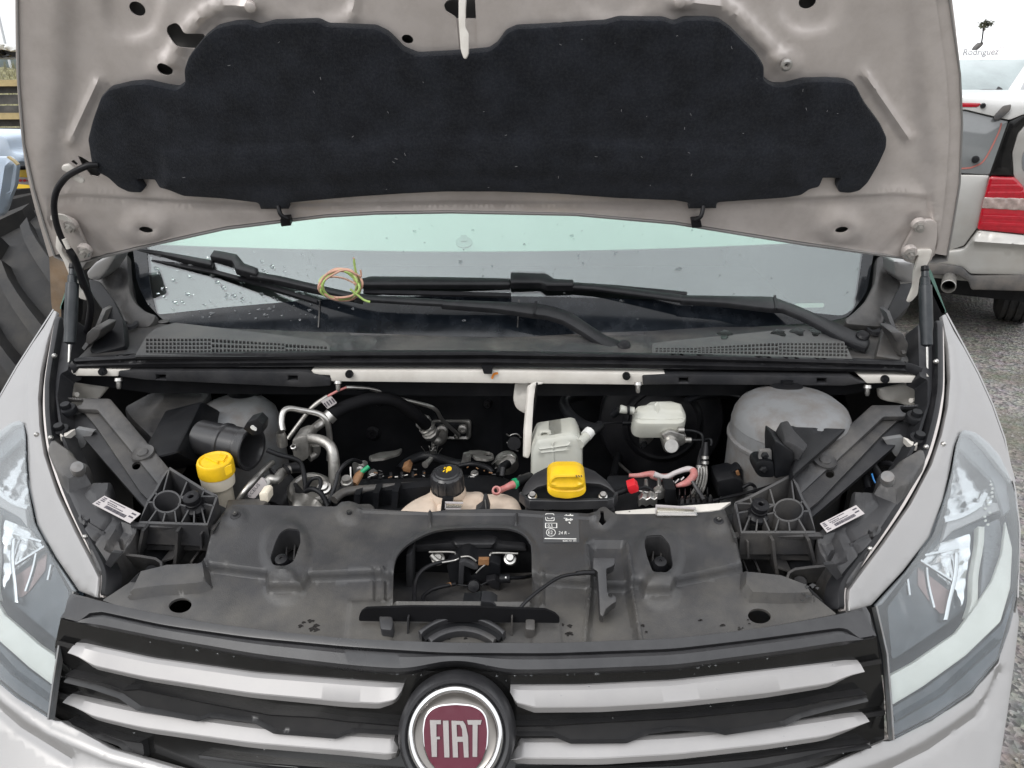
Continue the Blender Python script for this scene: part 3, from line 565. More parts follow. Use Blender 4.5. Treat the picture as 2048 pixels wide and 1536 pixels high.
# ---------------------------------------------------------------- wipers
WS_=GL
def blk(name,L,lift,th,m,parent,bev=2.5,r=3,surf=None): return sheet(name,rp(L,r),surf or WS_,m,parent,lift=lift,th=th,bev=bev)
gy=lambda x,y,d:(x,y,GL.Y(x,y)-d)
W1=S(gy(430,510,.016),gy(760,598,.02),gy(1080,612,.03),(1250,695,1.32)); W2=S(gy(740,560,.014),gy(1021,556,.016),gy(1380,590,.018),gy(1560,602,.03),(1735,680,1.34))
def wiper(arm,thin,con,blades,cap,capY,surf,ruby):
    w_=empty('wiper',surf.at(cap)[0],parent=van)
    sheet('arm',rp(arm,5),surf,MT['wip'],w_,th=.007,bev=3.2,bevh=.004)
    sheet('arm_rod',stroke(thin,11),surf,MT['wip'],w_,th=.004,bev=2.5)
    sheet('connector',rp(con,3),surf,MT['wip'],w_,lift=.006,th=.012,bev=3)
    for b in blades: sheet('blade',rp(b,2),surf,MT['wip'],w_,lift=-.002,th=.008,bev=3)
    for b in ruby: sheet('rubber_lip',b,surf,MT['rubber'],w_,lift=-.014,th=.004)
    n=surf.n(cap)[0]; p=surf.at(cap)[0]; s=mpp(cap[0],cap[1],capY)
    lathe('pivot_cap',p,[0,-.5,.8],[(0,9*s),(9*s,8.5*s),(13*s,5*s),(14*s,-4*s),(14*s,-8*s)],MT['rubber'],w_)
    return w_
arm1=[(882,597),(1067,604),(1077,605),(1111,612),(1145,624),(1180,648),(1214,670),(1245,682),(1264,692),(1262,706),(1238,706),(1204,689),(1163,662),(1128,641),(1094,631),(1067,628),(992,617),(882,609)]
wiper(arm1,[(500,546),(560,556),(650,577),(700,588),(740,594),(800,598),(890,603)],[(429,503),(475,512),(489,530),(518,540),(513,553),(472,542),(465,526),(420,516)],
 [[(270,489),(300,495),(425,517),(422,528),(330,508),(268,497)],[(490,534),(640,568),(725,590),(725,598),(640,580),(490,546)]],(1248,692),1.30,W1,[stroke([(300,506),(430,532),(520,556),(632,590)],7)])
arm2=[(1358,588),(1543,591),(1556,595),(1594,609),(1638,628),(1676,645),(1710,660),(1736,670),(1742,684),(1734,696),(1710,688),(1676,672),(1642,652),(1601,631),(1567,617),(1539,616),(1450,605),(1362,600)]
wiper(arm2,[(1140,568),(1190,571),(1260,580),(1365,594)],[(1021,546),(1087,546),(1108,561),(1147,563),(1147,574),(1094,574),(1081,569),(1021,569)],
 [[(719,555),(740,549),(1021,552),(1021,566),(722,566)],[(1108,560),(1230,566),(1376,580),(1374,586),(1230,574),(1108,570)]],(1725,673),1.30,W2,[stroke([(725,570),(1022,577)],7)])
for a in((1072,604,1068,629),(1549,592,1553,618)): wall('arm_joint',[(a[0],a[1]),(a[2],a[3])],W1 if a[0]<1300 else W2,MT['rubber'],van,w=5,lift=.002,ext=(0,0,-.004))
# ---------------------------------------------------------------- cross member
XM=S.y(1.248); xm=empty('cross_member',at(980,750,1.25),parent=van)
sheet('centre_plate',rp([(622,741),(985,742),(1330,747),(1333,753),(1290,756),(1288,770),(662,763),(660,751),(628,749)],2),XM,MT['white'],xm,th=.03,bev=2)
for L in([(149,746),(157,737),(262,740),(258,744),(238,744),(236,753),(150,752)],[(1717,751),(1833,752),(1830,766),(1734,767)]): sheet('end_plate',rp(L,2),XM,MT['white'],xm,th=.03,bev=2)
for L,sl_ in(([(236,743),(270,741),(612,744),(625,748),(660,757),(661,772),(608,775),(290,760),(239,753)],[(312,750),(576,752)]),([(1285,752),(1348,749),(1703,753),(1717,761),(1734,766),(1690,772),(1348,769),(1286,770)],[(1358,756),(1634,757)])):
    sheet('cover_strip',rp(L,3),S.y(1.243),MT['plast'],xm,th=.02,bev=2,holes=[[(x,y),(x+19,y),(x+19,y+9),(x,y+9)] for x,y in sl_])
for x,y in((204,744),(698,749),(1253,753),(1771,759)): lathepx('bolt',x,y,1.243,(0,-1,.05),[(0,5),(3,5),(3.5,3),(7,3),(8,0),(8,-6)],MT['blk'],xm,seg=14)
for x,y in((237,760),(676,765),(1276,768),(1735,774)): lathepx('stud',x,y,1.245,(0,-.3,-1),[(7,-4),(8,2),(5,4),(4.5,14),(3,18),(0,18)],MT['steel'],xm,seg=12)
sheet('clip',rp([(963,734),(986,734),(984,748),(968,748)],2),S.y(1.236),MT['blk'],xm,th=.01)
sheet('crayon_mark',stroke(spl([(996,746),(988,748),(984,757)],3),4.5),S.y(1.2465),MT['orange'],xm,th=.0004,lift=.0012)
# under the seal, the dark closing panel above the bay
sheet('scuttle_closing_panel',[(152,736),(1812,745),(1812,765),(1690,790),(980,792),(300,786),(152,765)],S.y(1.285),MT['blk'],van,th=.01)
# ================================================================ ENGINE BAY
bay=empty('bay_shell',(0,1.2,.6),parent=van)
FWL=S.y(1.43)
sheet('firewall',[(90,745),(1900,755),(1900,1350),(90,1350)],FWL,MT['blk'],bay,th=.01,step=45,rel=[('t',745,905,75,60,.3,.006),('t',745,905,40,32,.3,-.006),('r',[(1000,780),(1010,1000)],14,.006),('t',975,808,12,9,.5,.006),('r',[(680,1000),(760,1010),(900,960)],30,.006)])
boxm('undertray',(-.66,.74,.46),(.66,1.44,.47),MT['blk'],bay)
for s_ in(-1,1):
    pl=[(.69,1.44,1.12),(.66,1.25,1.06),(.56,1.04,.98),(.45,.90,.93),(.37,.80,.90),(.34,.73,.86)]
    link('inner_wing',[(s_*x,y,z) for x,y,z in pl]+[(s_*x,y,.46) for x,y,z in pl],[(i,i+1,i+7,i+6) for i in range(5)],MT['blk'],bay)
boxm('radiator',(-.44,.86,.5),(.44,.90,.93),MT['blk'],van)
for L in([(112,752),(150,742),(152,757),(215,775),(196,800),(160,818),(118,812),(108,780)],[(1755,775),(1830,768),(1846,752),(1866,770),(1870,810),(1850,830),(1812,812),(1760,800)]):
    q=sheet('inner_wing_flange',rp(L,8),S.y(1.30),MT['white'],bay,step=9,th=.004,bev=6,rel=[('f',lambda x,y:.003*np.sin(x/9+y/13)*np.sin(y/7))])
tube('wing_gutter',[(150,742,1.25),(122,752,1.255),(112,775,1.25),(116,815,1.22),(124,842,1.19)],7,MT['white'],bay)
tube('wing_gutter',[(1848,752,1.25),(1864,772,1.25),(1868,805,1.23),(1862,836,1.20)],7,MT['white'],bay)
for x,y,dx in((148,848-758+0+0,0),): pass
for x,y,sx in((140,789,1),(1836,801,-1)): tube('plug',[(x-12*sx,y,1.27),(x+14*sx,y,1.25)],5,MT['white'],bay)
# strut towers
def tower(px,py,Y,rp_,prof,m=MT['tower']):
    t_=lathepx('strut_tower',px,py,Y,(0,-.04,1),prof,m,van,seg=44); s=mpp(px,py,Y)
    c=at(px,py,Y)+np.array([0,-.0,1])*prof[-1][1]*s
    q=lathe('tower_cap',c+np.array([.0,.045,-.006]),(0,-.04,1),[(34*s,-6*s),(32*s,6*s),(24*s,10*s),(12*s,11*s),(12*s,17*s),(0,18*s)],MT['blk'],t_); return t_
tower(1568,930,1.20,0,[(115,-330),(114,58),(117.5,61),(117.5,66),(113,69),(112,94),(112.6,95),(112,97),(109,112),(101,127),(84,140),(58,149),(28,152),(0,153)])
tower(486,905,1.30,0,[(86,-330),(84,20),(82,60),(76,86),(62,102),(45,108),(0,109)])
# ---- air box with its open duct
ab=empty('air_box',at(360,850,1.2),parent=van)
ABT=S((304,784,1.33),(253,815,1.26),(345,893,1.12))
sheet('lid',rp([(246,812),(302,782),(408,776),(426,784),(408,801),(379,853),(352,895),(318,890),(262,836)],10),ABT,MT['plastd'],ab,step=10,bev=7,th=.05,rel=[('r',[(330,800),(300,840)],14,.003)])
ABF=S((407,801,1.24),(441,822,1.25),(379,853,1.12),(400,960,1.10))
sheet('side',rp([(404,800),(441,820),(458,845),(462,862),(440,890),(400,930),(352,905),(379,853)],8),ABF,MT['blk'],ab,step=14,bev=6,th=.06)
ax_=np.array([1,-.30,-.06]); ax_/=np.linalg.norm(ax_); s=mpp(500,897,1.12); p0=at(500,897,1.115)
lathe('duct',p0,ax_,[(36*s,-118*s),(37*s,-62*s),(41*s,-60*s),(41*s,-54*s),(38*s,-52*s),(38*s,-20*s),(40*s,-18*s),(40*s,-14*s),(43*s,-12*s),(45*s,4*s),(43*s,6*s),(38*s,5*s),(33*s,-6*s),(32*s,-70*s),(0,-70*s)],MT['satin'],ab,seg=40)
sheet('sensor',rp([(486,858),(494,844),(514,838),(526,850),(524,868),(505,872)],2),S.y(1.085),MT['blk'],ab,th=.025,bev=2)
sheet('sensor_tag',rp([(500,853),(505,850),(514,857),(513,862),(503,858)],3),S.y(1.084),MT['wht'],ab,th=.002,lift=.001)
# ---- washer filler neck with yellow cap
wn=empty('washer_neck',at(434,950,1.06),parent=van); s=mpp(434,950,1.06); up=np.array([.03,-.10,1])
lathe('neck',at(436,960,1.06),up,[(22*s,-70*s),(25*s,-50*s),(25*s,-22*s),(27*s,-14*s),(32*s,-8*s),(33*s,8*s),(33*s,30*s)],MT['neck'],wn,seg=36)
lathe('cap',at(434,946,1.06),up,[(34*s,0),(35.5*s,2*s),(35*s,26*s),(33*s,31*s),(30*s,32*s),(26*s,29*s),(0,30*s)],MT['yellow'],wn,seg=40)
CP=S.pl(at(434,946,1.06)+up/np.linalg.norm(up)*30.5*s,up)
for L in([(410,914),(436,926)],[(440,908),(452,912),(446,922),(432,920)]): wall('cap_rib',L,CP,MT['yellow'],wn,w=4,lift=.002,ext=(0,0,-.003))
sheet('cap_tab',rp([(448,936),(462,930),(465,944),(452,952)],3),S.y(1.01),MT['yellow'],wn,th=.004)
# ---- refrigerant pipes, valve, hoses
rf=empty('refrigerant_pipes',at(600,880,1.2),parent=van)
T_=lambda n,L,r,m,**k: tube(n,L,r,MT[m],rf,**k)
T_('pipe',[(566,862,1.15),(563,845,1.16),(566,825,1.17),(578,817,1.18),(600,820,1.19),(632,826,1.20),(648,834,1.20),(656,850,1.20),(660,885,1.2),(658,920,1.2)],6,'steel')
T_('pipe',[(576,878,1.19),(610,832,1.21),(630,810,1.22),(655,793,1.23)],4.6,'alu'); T_('pipe',[(655,793,1.23),(675,782,1.24),(692,775,1.25)],2.6,'pinkr')
T_('pipe',[(692,775,1.25),(712,775,1.26),(748,779,1.28),(800,797,1.31),(865,815,1.34),(885,840,1.36),(918,871,1.39)],4,'steel'); T_('pipe_sleeve',[(708,775,1.26),(738,778,1.275)],5,'blk')
T_('pipe',[(619,876,1.16),(624,862,1.18),(640,848,1.20),(652,840,1.21)],[11,9,10],'steel')
T_('pipe',[(616,876,1.14),(640,880,1.13),(660,892,1.12),(667,915,1.11),(669,960,1.10),(668,1000,1.09)],[10,11,11,12,11],'alu')
T_('pipe',[(618,915,1.14),(632,906,1.15),(632,890,1.15)],[9,8,9],'alu')
T_('hose',[(652,842,1.21),(668,826,1.22),(700,810,1.24),(745,798,1.26),(790,802,1.28),(830,828,1.30),(852,850,1.33)],13,'matt'); T_('hose_ferrule',[(655,838,1.21),(664,829,1.215)],15,'steel')
T_('hose_ferrule',[(845,842,1.335),(855,858,1.345),(864,872,1.355)],[14,15,13],'steel')
T_('pipe',[(858,862,1.35),(868,876,1.36),(876,882,1.36),(884,878,1.38),(888,865,1.42)],[10,10,10,9],'alu')
for a in((847,845),(854,856),(860,866)): T_('crimp_ring',[(a[0]-1,a[1]-2,1.338),(a[0]+2,a[1]+2,1.342)],16.5,'steel',smooth=False)
v_=sheet('expansion_valve',rp([(584,880),(600,873),(612,872),(617,878),(618,915),(605,924),(587,916),(583,898)],4),S.y(1.13),MT['alu'],rf,th=.04,bev=4)
lathepx('valve_port',588,896,1.125,(0,-.5,.8),[(5,-4),(6,6),(4,7),(3,2)],MT['steel'],rf,seg=12)
lathepx('pipe_joint',563,876,1.14,(0,-.1,1),[(10,-18),(11,-2),(9,10),(8,14)],MT['alu'],rf,seg=14)
sheet('bar_tag',rp([(641,802),(662,792),(674,806),(655,818)],2),S.y(1.215),MT['lab'],rf,th=.001)
for k in range(4): wall('tag_print',[(648+5*k,806-3*k),(654+5*k,814-3*k)],S.y(1.2138),MT['ink'],rf,w=2.2,ext=(0,.0004,0))
ev=empty('evaporator_port',at(905,860,1.42),parent=van)
PLT=S.y(1.422)
sheet('port_plate',rp([(862,842),(940,842),(943,848),(942,876),(936,881),(870,880),(862,872)],8),PLT,MT['alu'],ev,th=.004,step=8,bev=3,rel=[('p',[(870,846),(934,846),(934,874),(870,874)],3,-.004)])
sheet('port_block',rp([(870,846),(930,846),(933,872),(872,872)],4),PLT,MT['blk'],ev,lift=.004,th=.004,bev=2)
for x,y,r in((884,862,12),(925,858,9),(914,872,6)): lathepx('port_fitting',x,y,1.412,(0,-1,.1),[(r,-6),(r,4),(r*.6,6),(r*.55,0),(0,0)],MT['alu'],ev,seg=18)
lh=empty('lower_hoses',at(540,980,1.08),parent=van)
for nm,L,r,m in(('pipe',[(478,1000,1.04),(495,975,1.05),(520,948,1.08),(545,925,1.12)],6,'steel'),('pipe',[(530,975,1.06),(540,958,1.07),(552,960,1.07),(565,945,1.09),(580,938,1.10)],[10,9,10,10],'alu'),
  ('hose',[(560,948,1.09),(575,938,1.10),(600,935,1.11)],11,'rubber'),('cable',[(534,900,1.08),(560,910,1.08),(590,918,1.08),(603,930,1.08),(610,960,1.07),(612,985,1.06)],5,'blk'),
  ('conduit',[(612,982,1.06),(625,978,1.055),(640,985,1.05),(650,1000,1.045),(656,1012,1.04)],6,'blk'),('conduit',[(676,945,1.07),(672,965,1.06),(664,990,1.05),(658,1008,1.045)],4.5,'plast'),
  ('cable',[(676,948,1.07),(688,930,1.08),(706,920,1.10),(722,925,1.12)],4,'rubber'),('cable',[(610,985,1.06),(622,960,1.06),(640,958,1.06),(640,985,1.05)],4,'blk')):
    tube(nm,L,r,MT[m],lh,corr=.16 if nm=='conduit' else 0)
for q in((545,948),(572,940)): tube('hose_clamp',[(q[0],q[1],1.085),(q[0]+3,q[1]-2,1.087)],13,MT['blk'],lh,smooth=False)
lbs=S((497,995,1.03),(525,955,1.035),(540,970,1.035))
sheet('pipe_tag',rp([(495,988),(523,955),(532,960),(534,967),(510,996),(498,994)],3),lbs,MT['lab'],lh,th=.004,lift=.002)
text('tag_lettering','ECEUS',lbs,(500,993),(7.5,-8.8),(-7,-6),MT['ink'],lh,lift=.0032)
sheet('pipe_sleeve',rp([(517,988),(530,984),(536,988),(537,1006),(520,1006)],3),S.y(1.0),MT['neck'],lh,th=.02,bev=3)
# gearbox lumps seen between the pipes
gb=empty('gearbox',at(600,990,1.1),parent=van)
lathepx('bell',620,975,1.15,(.1,-.3,1),[(46,-60),(46,-6),(40,2),(34,4),(30,0),(28,-30),(0,-30)],MT['alu'],gb,seg=30)
sheet('casting',rp([(585,980),(610,985),(640,1000),(660,1025),(590,1030),(582,1010)],5),S((600,990,1.1),(600,1030,1.06),(660,1020,1.07)),MT['alu'],gb,step=9,bev=5,th=.04,rel=[('f',lambda x,y:.004*np.sin(x/6)*np.sin(y/7))])
sheet('casting',rp([(540,950),(580,945),(596,970),(560,1010),(530,1000)],6),S((560,950,1.18),(560,1010,1.12),(600,980,1.14)),MT['plast'],gb,step=10,bev=5,th=.04,rel=[('f',lambda x,y:.004*np.sin(x/8)*np.sin(y/6))])
lathepx('bolt_head',648,975,1.06,(0,-.5,.8),[(0,10),(9,9),(10,2),(14,1),(15,-6)],MT['steel'],gb,seg=18)
lathepx('bolt_head',693,960,1.07,(0,-.3,1),[(0,6),(9,6),(9,-2),(12,-3),(12,-14)],MT['alu'],gb,seg=18)
sheet('bracket_plate',rp([(704,927),(730,922),(735,926),(733,945),(708,950)],3),S.y(1.16),MT['steel'],gb,th=.003)
lathepx('bolt',720,940,1.155,(0,-1,.2),[(0,6),(5,6),(5,2),(8,1),(8,-3)],MT['steel'],gb,seg=12)
# ---- engine: cam cover, coils, loom
en=empty('engine',at(850,960,1.2),parent=van)
CC=S((700,960,1.20),(1000,955,1.22),(850,1010,1.05))
sheet('cam_cover',rp([(700,960),(760,948),(880,945),(1000,948),(1040,965),(1040,1040),(690,1040),(680,990)],8),CC,MT['blk'],en,step=16,th=.10,bev=6,rel=[('f',lambda x,y:.003*np.sign(np.sin(x/3.6)))] and [('r',[(705,968),(1000,962)],8,.008),('r',[(700,1010),(760,995),(870,985)],9,.006)])
for k in range(8): wall('cover_rib',[(716+22*k,958-1*k),(716+22*k,970-1*k)],CC,MT['plast'],en,w=5,lift=.010,ext=(0,.004,-.012))
tube('cover_edge',[(668,1000,1.02),(690,984,1.04),(740,978,1.06),(800,974,1.07),(862,970,1.08)],9,MT['plastd'],en)
for k in range(4): wall('cover_fin',[(676+38*k,992-3*k),(674+38*k,1030)],S.y(1.03),MT['blk'],en,w=12,ext=(0,.03,0))
sheet('cover_front',[(665,990),(870,972),(870,1045),(660,1045)],S.y(1.05),MT['blk'],en,th=.02)
hol=rp([(738,948),(760,940),(790,936),(806,930),(800,942),(770,952),(742,955)],4)
sheet('lifting_eye',hol,CC,MT['alu'],en,lift=.035,th=.004,bev=2)
lathepx('bolt',746,945,1.20,(0,-.3,1),[(0,4),(6,4),(6,1),(9,0),(9,-4)],MT['steel'],en,seg=14)
sheet('lifting_eye',rp([(935,936),(960,935),(985,940),(990,950),(975,955),(950,952)],6),CC,MT['alu'],en,lift=.035,th=.004,bev=2,holes=[el(977,944,8,4)])
lathepx('bolt',949,946,1.20,(0,-.3,1),[(0,4),(5,4),(5,1),(8,0),(8,-4)],MT['steel'],en,seg=14)
for L,r,m in(([(800,940,1.26),(815,925,1.28),(840,914,1.30),(862,912,1.30),(880,918,1.29),(905,926,1.27),(930,930,1.26)],10,'blk'),([(918,932,1.22),(945,928,1.22),(975,935,1.2),(985,945,1.19)],5,'blk'),([(1000,950,1.2),(1005,935,1.22),(1015,928,1.24)],9,'blk'),([(1004,952,1.18),(1006,935,1.19)],5,'plast')): tube('loom',L,r,MT[m],en)
b_=[]
for k in range(26):
    a=rng.normal(0,1,2); b_.append(tube('frayed_foil',[(866+a[0]*5,908,1.29),(866+a[0]*7,900+a[1]*2,1.285),(866+a[0]*9,894+a[1]*4,1.28)],.7,MT['steel'],en,seg=4,smooth=False))
q=join(b_,'frayed_foil',en); q['kind']='stuff'
sheet('brown_connector',rp([(804,936),(816,930),(822,938),(820,946),(806,943)],1.5),S.y(1.21),MT['brown'],en,th=.02,bev=1.5)
tube('sensor_stub',[(850,930,1.23),(860,920,1.25),(862,917,1.255)],[7,5,5],MT['alu'],en)
sheet('bracket',rp([(926,908),(940,905),(942,918),(936,930),(922,928)],2),S.y(1.25),MT['steel'],en,th=.006)
tube('pin',[(937,922,1.24),(936,911,1.24)],5,MT['steel'],en)
lathepx('thermostat',1012,920,1.27,(-.2,-.35,1),[(22,-20),(24,-2),(22,4),(17,8),(10,9),(0,9)],MT['alu'],en,seg=26)
tube('thermostat_clip',[(984,928,1.24),(1000,914,1.26),(1022,910,1.27),(1032,916,1.26)],1.6,MT['steel'],en)
sheet('pulley_guard',rp([(1036,953),(1060,949),(1062,960),(1040,962)],3),S.y(1.11),MT['steel'],en,th=.004)
sc_=[]
for k in range(34):
    a=rng.uniform(740,1000); y=rng.uniform(935,958); sc_.append(tube('debris',[(a,y,1.185),(a+rng.uniform(-9,9),y+rng.uniform(-3,3),1.185)],rng.uniform(.7,1.6),MT[['steel','brown','plastd','steel'][k%4]],en,seg=4,smooth=False))
q=join(sc_,'loom_clips',en); q['kind']='stuff'
cn=empty('loose_connector',at(715,957,1.09),parent=van)
tube('housing',[(708,968,1.075),(718,950,1.09),(724,943,1.095)],[8.5,9,6],MT['brown'],cn,smooth=False,seg=6)
tube('sleeve',[(722,945,1.092),(738,933,1.10)],4.6,MT['greenb'],cn,smooth=False)
tube('dipstick',[(701,934,1.1),(702,955,1.09),(704,968,1.08)],1.8,MT['steel'],lh)
# ---- coolant tank
ct=empty('coolant_tank',at(915,1000,1.02),parent=van)
CTS=S((900,985,1.035),(800,1025,.985),(1040,1025,.985))
sheet('body',rp([(784,1030),(800,1008),(824,990),(858,975),(880,978),(912,982),(945,972),(962,973),(972,978),(1010,976),(1036,988),(1048,1010),(1050,1045),(784,1045)],16),CTS,MT['tankb'],ct,step=8,bev=16,bevh=.02,th=.05,rel=[('r',[(872,985),(874,1030)],7,-.004),('r',[(968,978),(970,1030)],5,-.004),('p',[(980,1003),(1008,1003),(1008,1022),(980,1022)],3,-.002),('t',897,978,36,16,.6,.006)])
lathepx('neck',896,982,1.03,(0,-.15,1),[(36,-14),(36,-2),(34,8)],MT['tankb'],ct)
lobes=lambda r,k=10:[r]
s=mpp(895,975,1.03); up=np.array([0,-.16,1.])
lathe('cap',at(896,980,1.03),up,[(24*s,-2*s),(31*s,3*s),(32*s,8*s),(32*s,34*s),(31*s,40*s),(27*s,44*s),(24*s,44.5*s),(22*s,47*s),(0,48*s)],MT['satin'],ct,seg=48)
cc=at(896,980,1.03); u1=np.array([1,0,0.]); un=up/np.linalg.norm(up); u2=np.cross(un,u1)
for k in range(12):
    a=2*math.pi*k/12; d=math.cos(a)*u1+math.sin(a)*u2; tube3('cap_rib',[cc+d*31.4*s+un*5*s,cc+d*31.8*s+un*30*s,cc+d*29*s+un*41*s],2.2*s,MT['satin'],ct,seg=6)
CPT=S.pl(cc+un*48*s,up)
sheet('cap_symbol',rp([(891,942),(894,934),(900,933),(904,936),(903,941),(897,943)],2),CPT,MT['yellow'],ct,lift=.0006,th=.0003)
for L in([(886,944),(889,941)],[(892,945),(895,943)],[(888,938),(891,935)]): sheet('cap_symbol',stroke(L,2),CPT,MT['yellow'],ct,lift=.0006,th=.0003)
tube('outlet',[(996,982,1.02),(1010,976,1.025),(1024,970,1.03),(1036,966,1.035)],[7,6,8,10],MT['pinkr'],ct)
lathepx('outlet_eye',993,981,1.01,(0,-.6,.8),[(5,0),(6,3),(9,3),(10,-2)],MT['pinkr'],ct,seg=18)
tube('outlet_hose',[(1030,968,1.03),(1046,960,1.05),(1060,955,1.07)],11,MT['blk'],ct); tube('outlet_ring',[(1028,968,1.03),(1033,966,1.033)],11,MT['greenb'],ct,smooth=False)
# ---- bonnet lock post (white folded strip) with bracket
lp=empty('prop_post',at(1058,800,1.24),parent=van)
LPS=S((1070,765,1.23),(1055,915,1.17),(1090,780,1.23))
sheet('post',rp([(1058,772),(1070,763),(1088,764),(1086,768),(1072,770),(1068,800),(1065,850),(1062,905),(1057,917),(1049,914),(1050,860),(1054,815)],3),LPS,MT['white'],lp,th=.007,bev=2)
sheet('bracket',rp([(1030,765),(1058,765),(1062,800),(1052,830),(1032,818),(1026,800)],8),S.y(1.27),MT['white'],lp,th=.004,bev=3,step=8,rel=[('p',[(1034,768),(1054,768),(1056,790),(1040,792)],4,-.003)])
tube('wire',[(1074,766,1.22),(1072,800,1.24),(1066,840,1.26),(1070,860,1.27),(1078,874,1.26)],1.8,MT['rubber'],lp)
# ---- fluid tank beside the post
ft=empty('fluid_tank',at(1115,900,1.15),parent=van)
FTS=S((1110,880,1.15),(1060,950,1.145),(1165,950,1.145))
sheet('body',rp([(1062,905),(1073,880),(1084,878),(1148,868),(1160,876),(1166,892),(1166,960),(1061,960)],7),FTS,MT['tank'],ft,step=9,bev=9,bevh=.012,th=.07,rel=[('r',[(1106,885),(1108,930)],3,.002),('r',[(1080,898),(1136,890)],3,.002),('r',[(1082,905),(1130,900)],2.5,.0015)])
text('tank_lettering','FLUID',FTS,(1074,909),(12,-1.5),(1,-11),MT['neck'],ft,lift=.0125) if 0 else None
sheet('ear',rp([(1075,876),(1077,866),(1086,863),(1102,864),(1104,872),(1098,878)],5),S.y(1.165),MT['tank'],ft,th=.008,bev=2,holes=[el(1089,870,7,4)])
tube('outlet',[(1158,888,1.15),(1172,874,1.17),(1178,866,1.18)],[11,10,10],MT['tank'],ft,smooth=False); tube('outlet_collar',[(1172,872,1.17),(1180,863,1.18)],12,MT['wht'],ft,smooth=False)
tube('outlet_hose',[(1178,866,1.18),(1194,856,1.2),(1200,850,1.21)],10,MT['blk'],ft,smooth=False)
tube('outlet_hose',[(1188,858,1.19),(1165,850,1.22),(1140,830,1.27),(1128,808,1.32),(1140,795,1.36),(1165,792,1.4)],11,MT['blk'],ft)
# ---- brake booster and master cylinder
bb=empty('brake_booster',at(1325,850,1.35),parent=van); s=mpp(1325,850,1.34); an=np.array([0,-1,.18])
lathe('shell',at(1322,842,1.345),an,[(118*s,-60*s),(122*s,-10*s),(124*s,0),(120*s,8*s),(100*s,16*s),(80*s,18*s),(76*s,26*s),(70*s,30*s),(66*s,26*s),(56*s,28*s),(40*s,36*s),(0,38*s)],MT['rubber'],bb,seg=56)
mc=empty('master_cylinder',at(1330,850,1.25),parent=van)
lathe('barrel',at(1343,893,1.19)+np.array([0,.135,.004]),(0,-1,-.03),[(.020,0),(.020,.05),(.016,.06),(.0135,.065),(.0135,.085),(.0145,.087),(.0145,.132),(0,.132)],MT['steel'],mc,seg=28)
RS=S((1320,815,1.235),(1270,845,1.205),(1375,845,1.205))
sheet('reservoir',rp([(1264,826),(1272,812),(1290,808),(1300,800),(1345,798),(1366,808),(1374,825),(1372,842),(1360,848),(1280,848),(1268,842)],8),RS,MT['tank'],mc,step=7,bev=8,bevh=.008,th=.03,rel=[('p',[(1272,812),(1308,810),(1312,826),(1270,830)],3,.004),('p',[(1312,804),(1362,808),(1366,830),(1316,828)],4,.006),('r',[(1268,834),(1320,838),(1372,834)],3,-.002)])
sheet('reservoir_foot',rp([(1285,846),(1356,846),(1352,862),(1290,862)],4),S.y(1.21),MT['tank'],mc,th=.04,bev=4)
tube('inlet',[(1268,822,1.21),(1250,820,1.21),(1240,818,1.21)],[8,8,9],MT['tank'],mc,smooth=False); tube('inlet_collar',[(1254,820,1.205),(1259,820,1.205)],10,MT['blk'],mc,smooth=False); tube('inlet_hose',[(1240,820,1.21),(1226,829,1.22)],8,MT['blk'],mc,smooth=False)
sheet('cylinder_body',rp([(1322,870),(1340,860),(1372,870),(1376,884),(1362,894),(1334,892)],4),S.y(1.20),MT['steel'],mc,th=.04,bev=4)
lathe('end_plug',at(1343,892,1.185),(-.02,-1,.35),[(0,.0),(.0115,0),(.0125,-.002),(.0125,-.02)],MT['steel'],mc,seg=28)
sheet('flange_ear',rp([(1279,872),(1302,862),(1308,878),(1296,890),(1288,898),(1280,896)],3),S.y(1.27),MT['steel'],mc,th=.005,bev=2)
lathepx('nut',1287,889,1.262,(0,-1,.2),[(0,6),(5,6),(6,3),(6,0),(9,-1),(9,-3)],MT['blk'],mc,seg=6)
for x,y in((1364,860),(1378,880)): tube('union',[(x-8,y,1.2),(x+4,y,1.2)],6,MT['alu'],mc,smooth=False)
for L in([(1366,860,1.2),(1388,862,1.2),(1402,868,1.19),(1406,880,1.185),(1404,900,1.18)],[(1382,880,1.2),(1405,880,1.19),(1420,878,1.18),(1423,885,1.175),(1421,892,1.17)]): tube('brake_line',L,2.6,MT['blk'],mc)
tube('brake_line',[(1170,858,1.25),(1195,850,1.26),(1220,846,1.27),(1250,846,1.28),(1270,846,1.28)],2,MT['blk'],mc); tube('line_sleeve',[(1245,846,1.27),(1266,846,1.27)],5,MT['blk'],mc,smooth=False)
for L in([(1404,898,1.18),(1400,920,1.16),(1398,935,1.15)],[(1412,885,1.17),(1411,905,1.16),(1409,925,1.15)]): tube('hose_end',L,[4,6,6],MT['rubber'],mc)
for x,y in((1410,912),(1399,930),(1410,922)): tube('hose_ferrule',[(x,y,1.152),(x,y+6,1.15)],7.5,MT['steel'],mc,smooth=False)
for k,dx in enumerate((0,6,12,17)):
    tube('braided_hose',[(1397+dx*.9,932,1.15),(1396+dx,955,1.13),(1388+dx*1.1,980,1.10),(1374+dx*1.2,1000,1.06)],2.6,MT['steel' if k%2==0 else 'alu'],mc)
tube('booster_pipe',[(1372,802,1.28),(1400,792,1.3),(1440,790,1.33),(1475,795,1.36)],7,MT['blk'],bb)
tube('bay_hose',[(1235,835,1.36),(1232,870,1.36),(1236,905,1.33),(1230,940,1.28),(1226,955,1.25)],8,MT['blk'],bb)
tube('bay_cable',[(1224,775,1.4),(1216,805,1.40),(1218,830,1.39)],5,MT['blk'],bb); tube('bay_cable',[(1236,925,1.3),(1250,938,1.27),(1262,948,1.25)],3,MT['plastd'],bb)
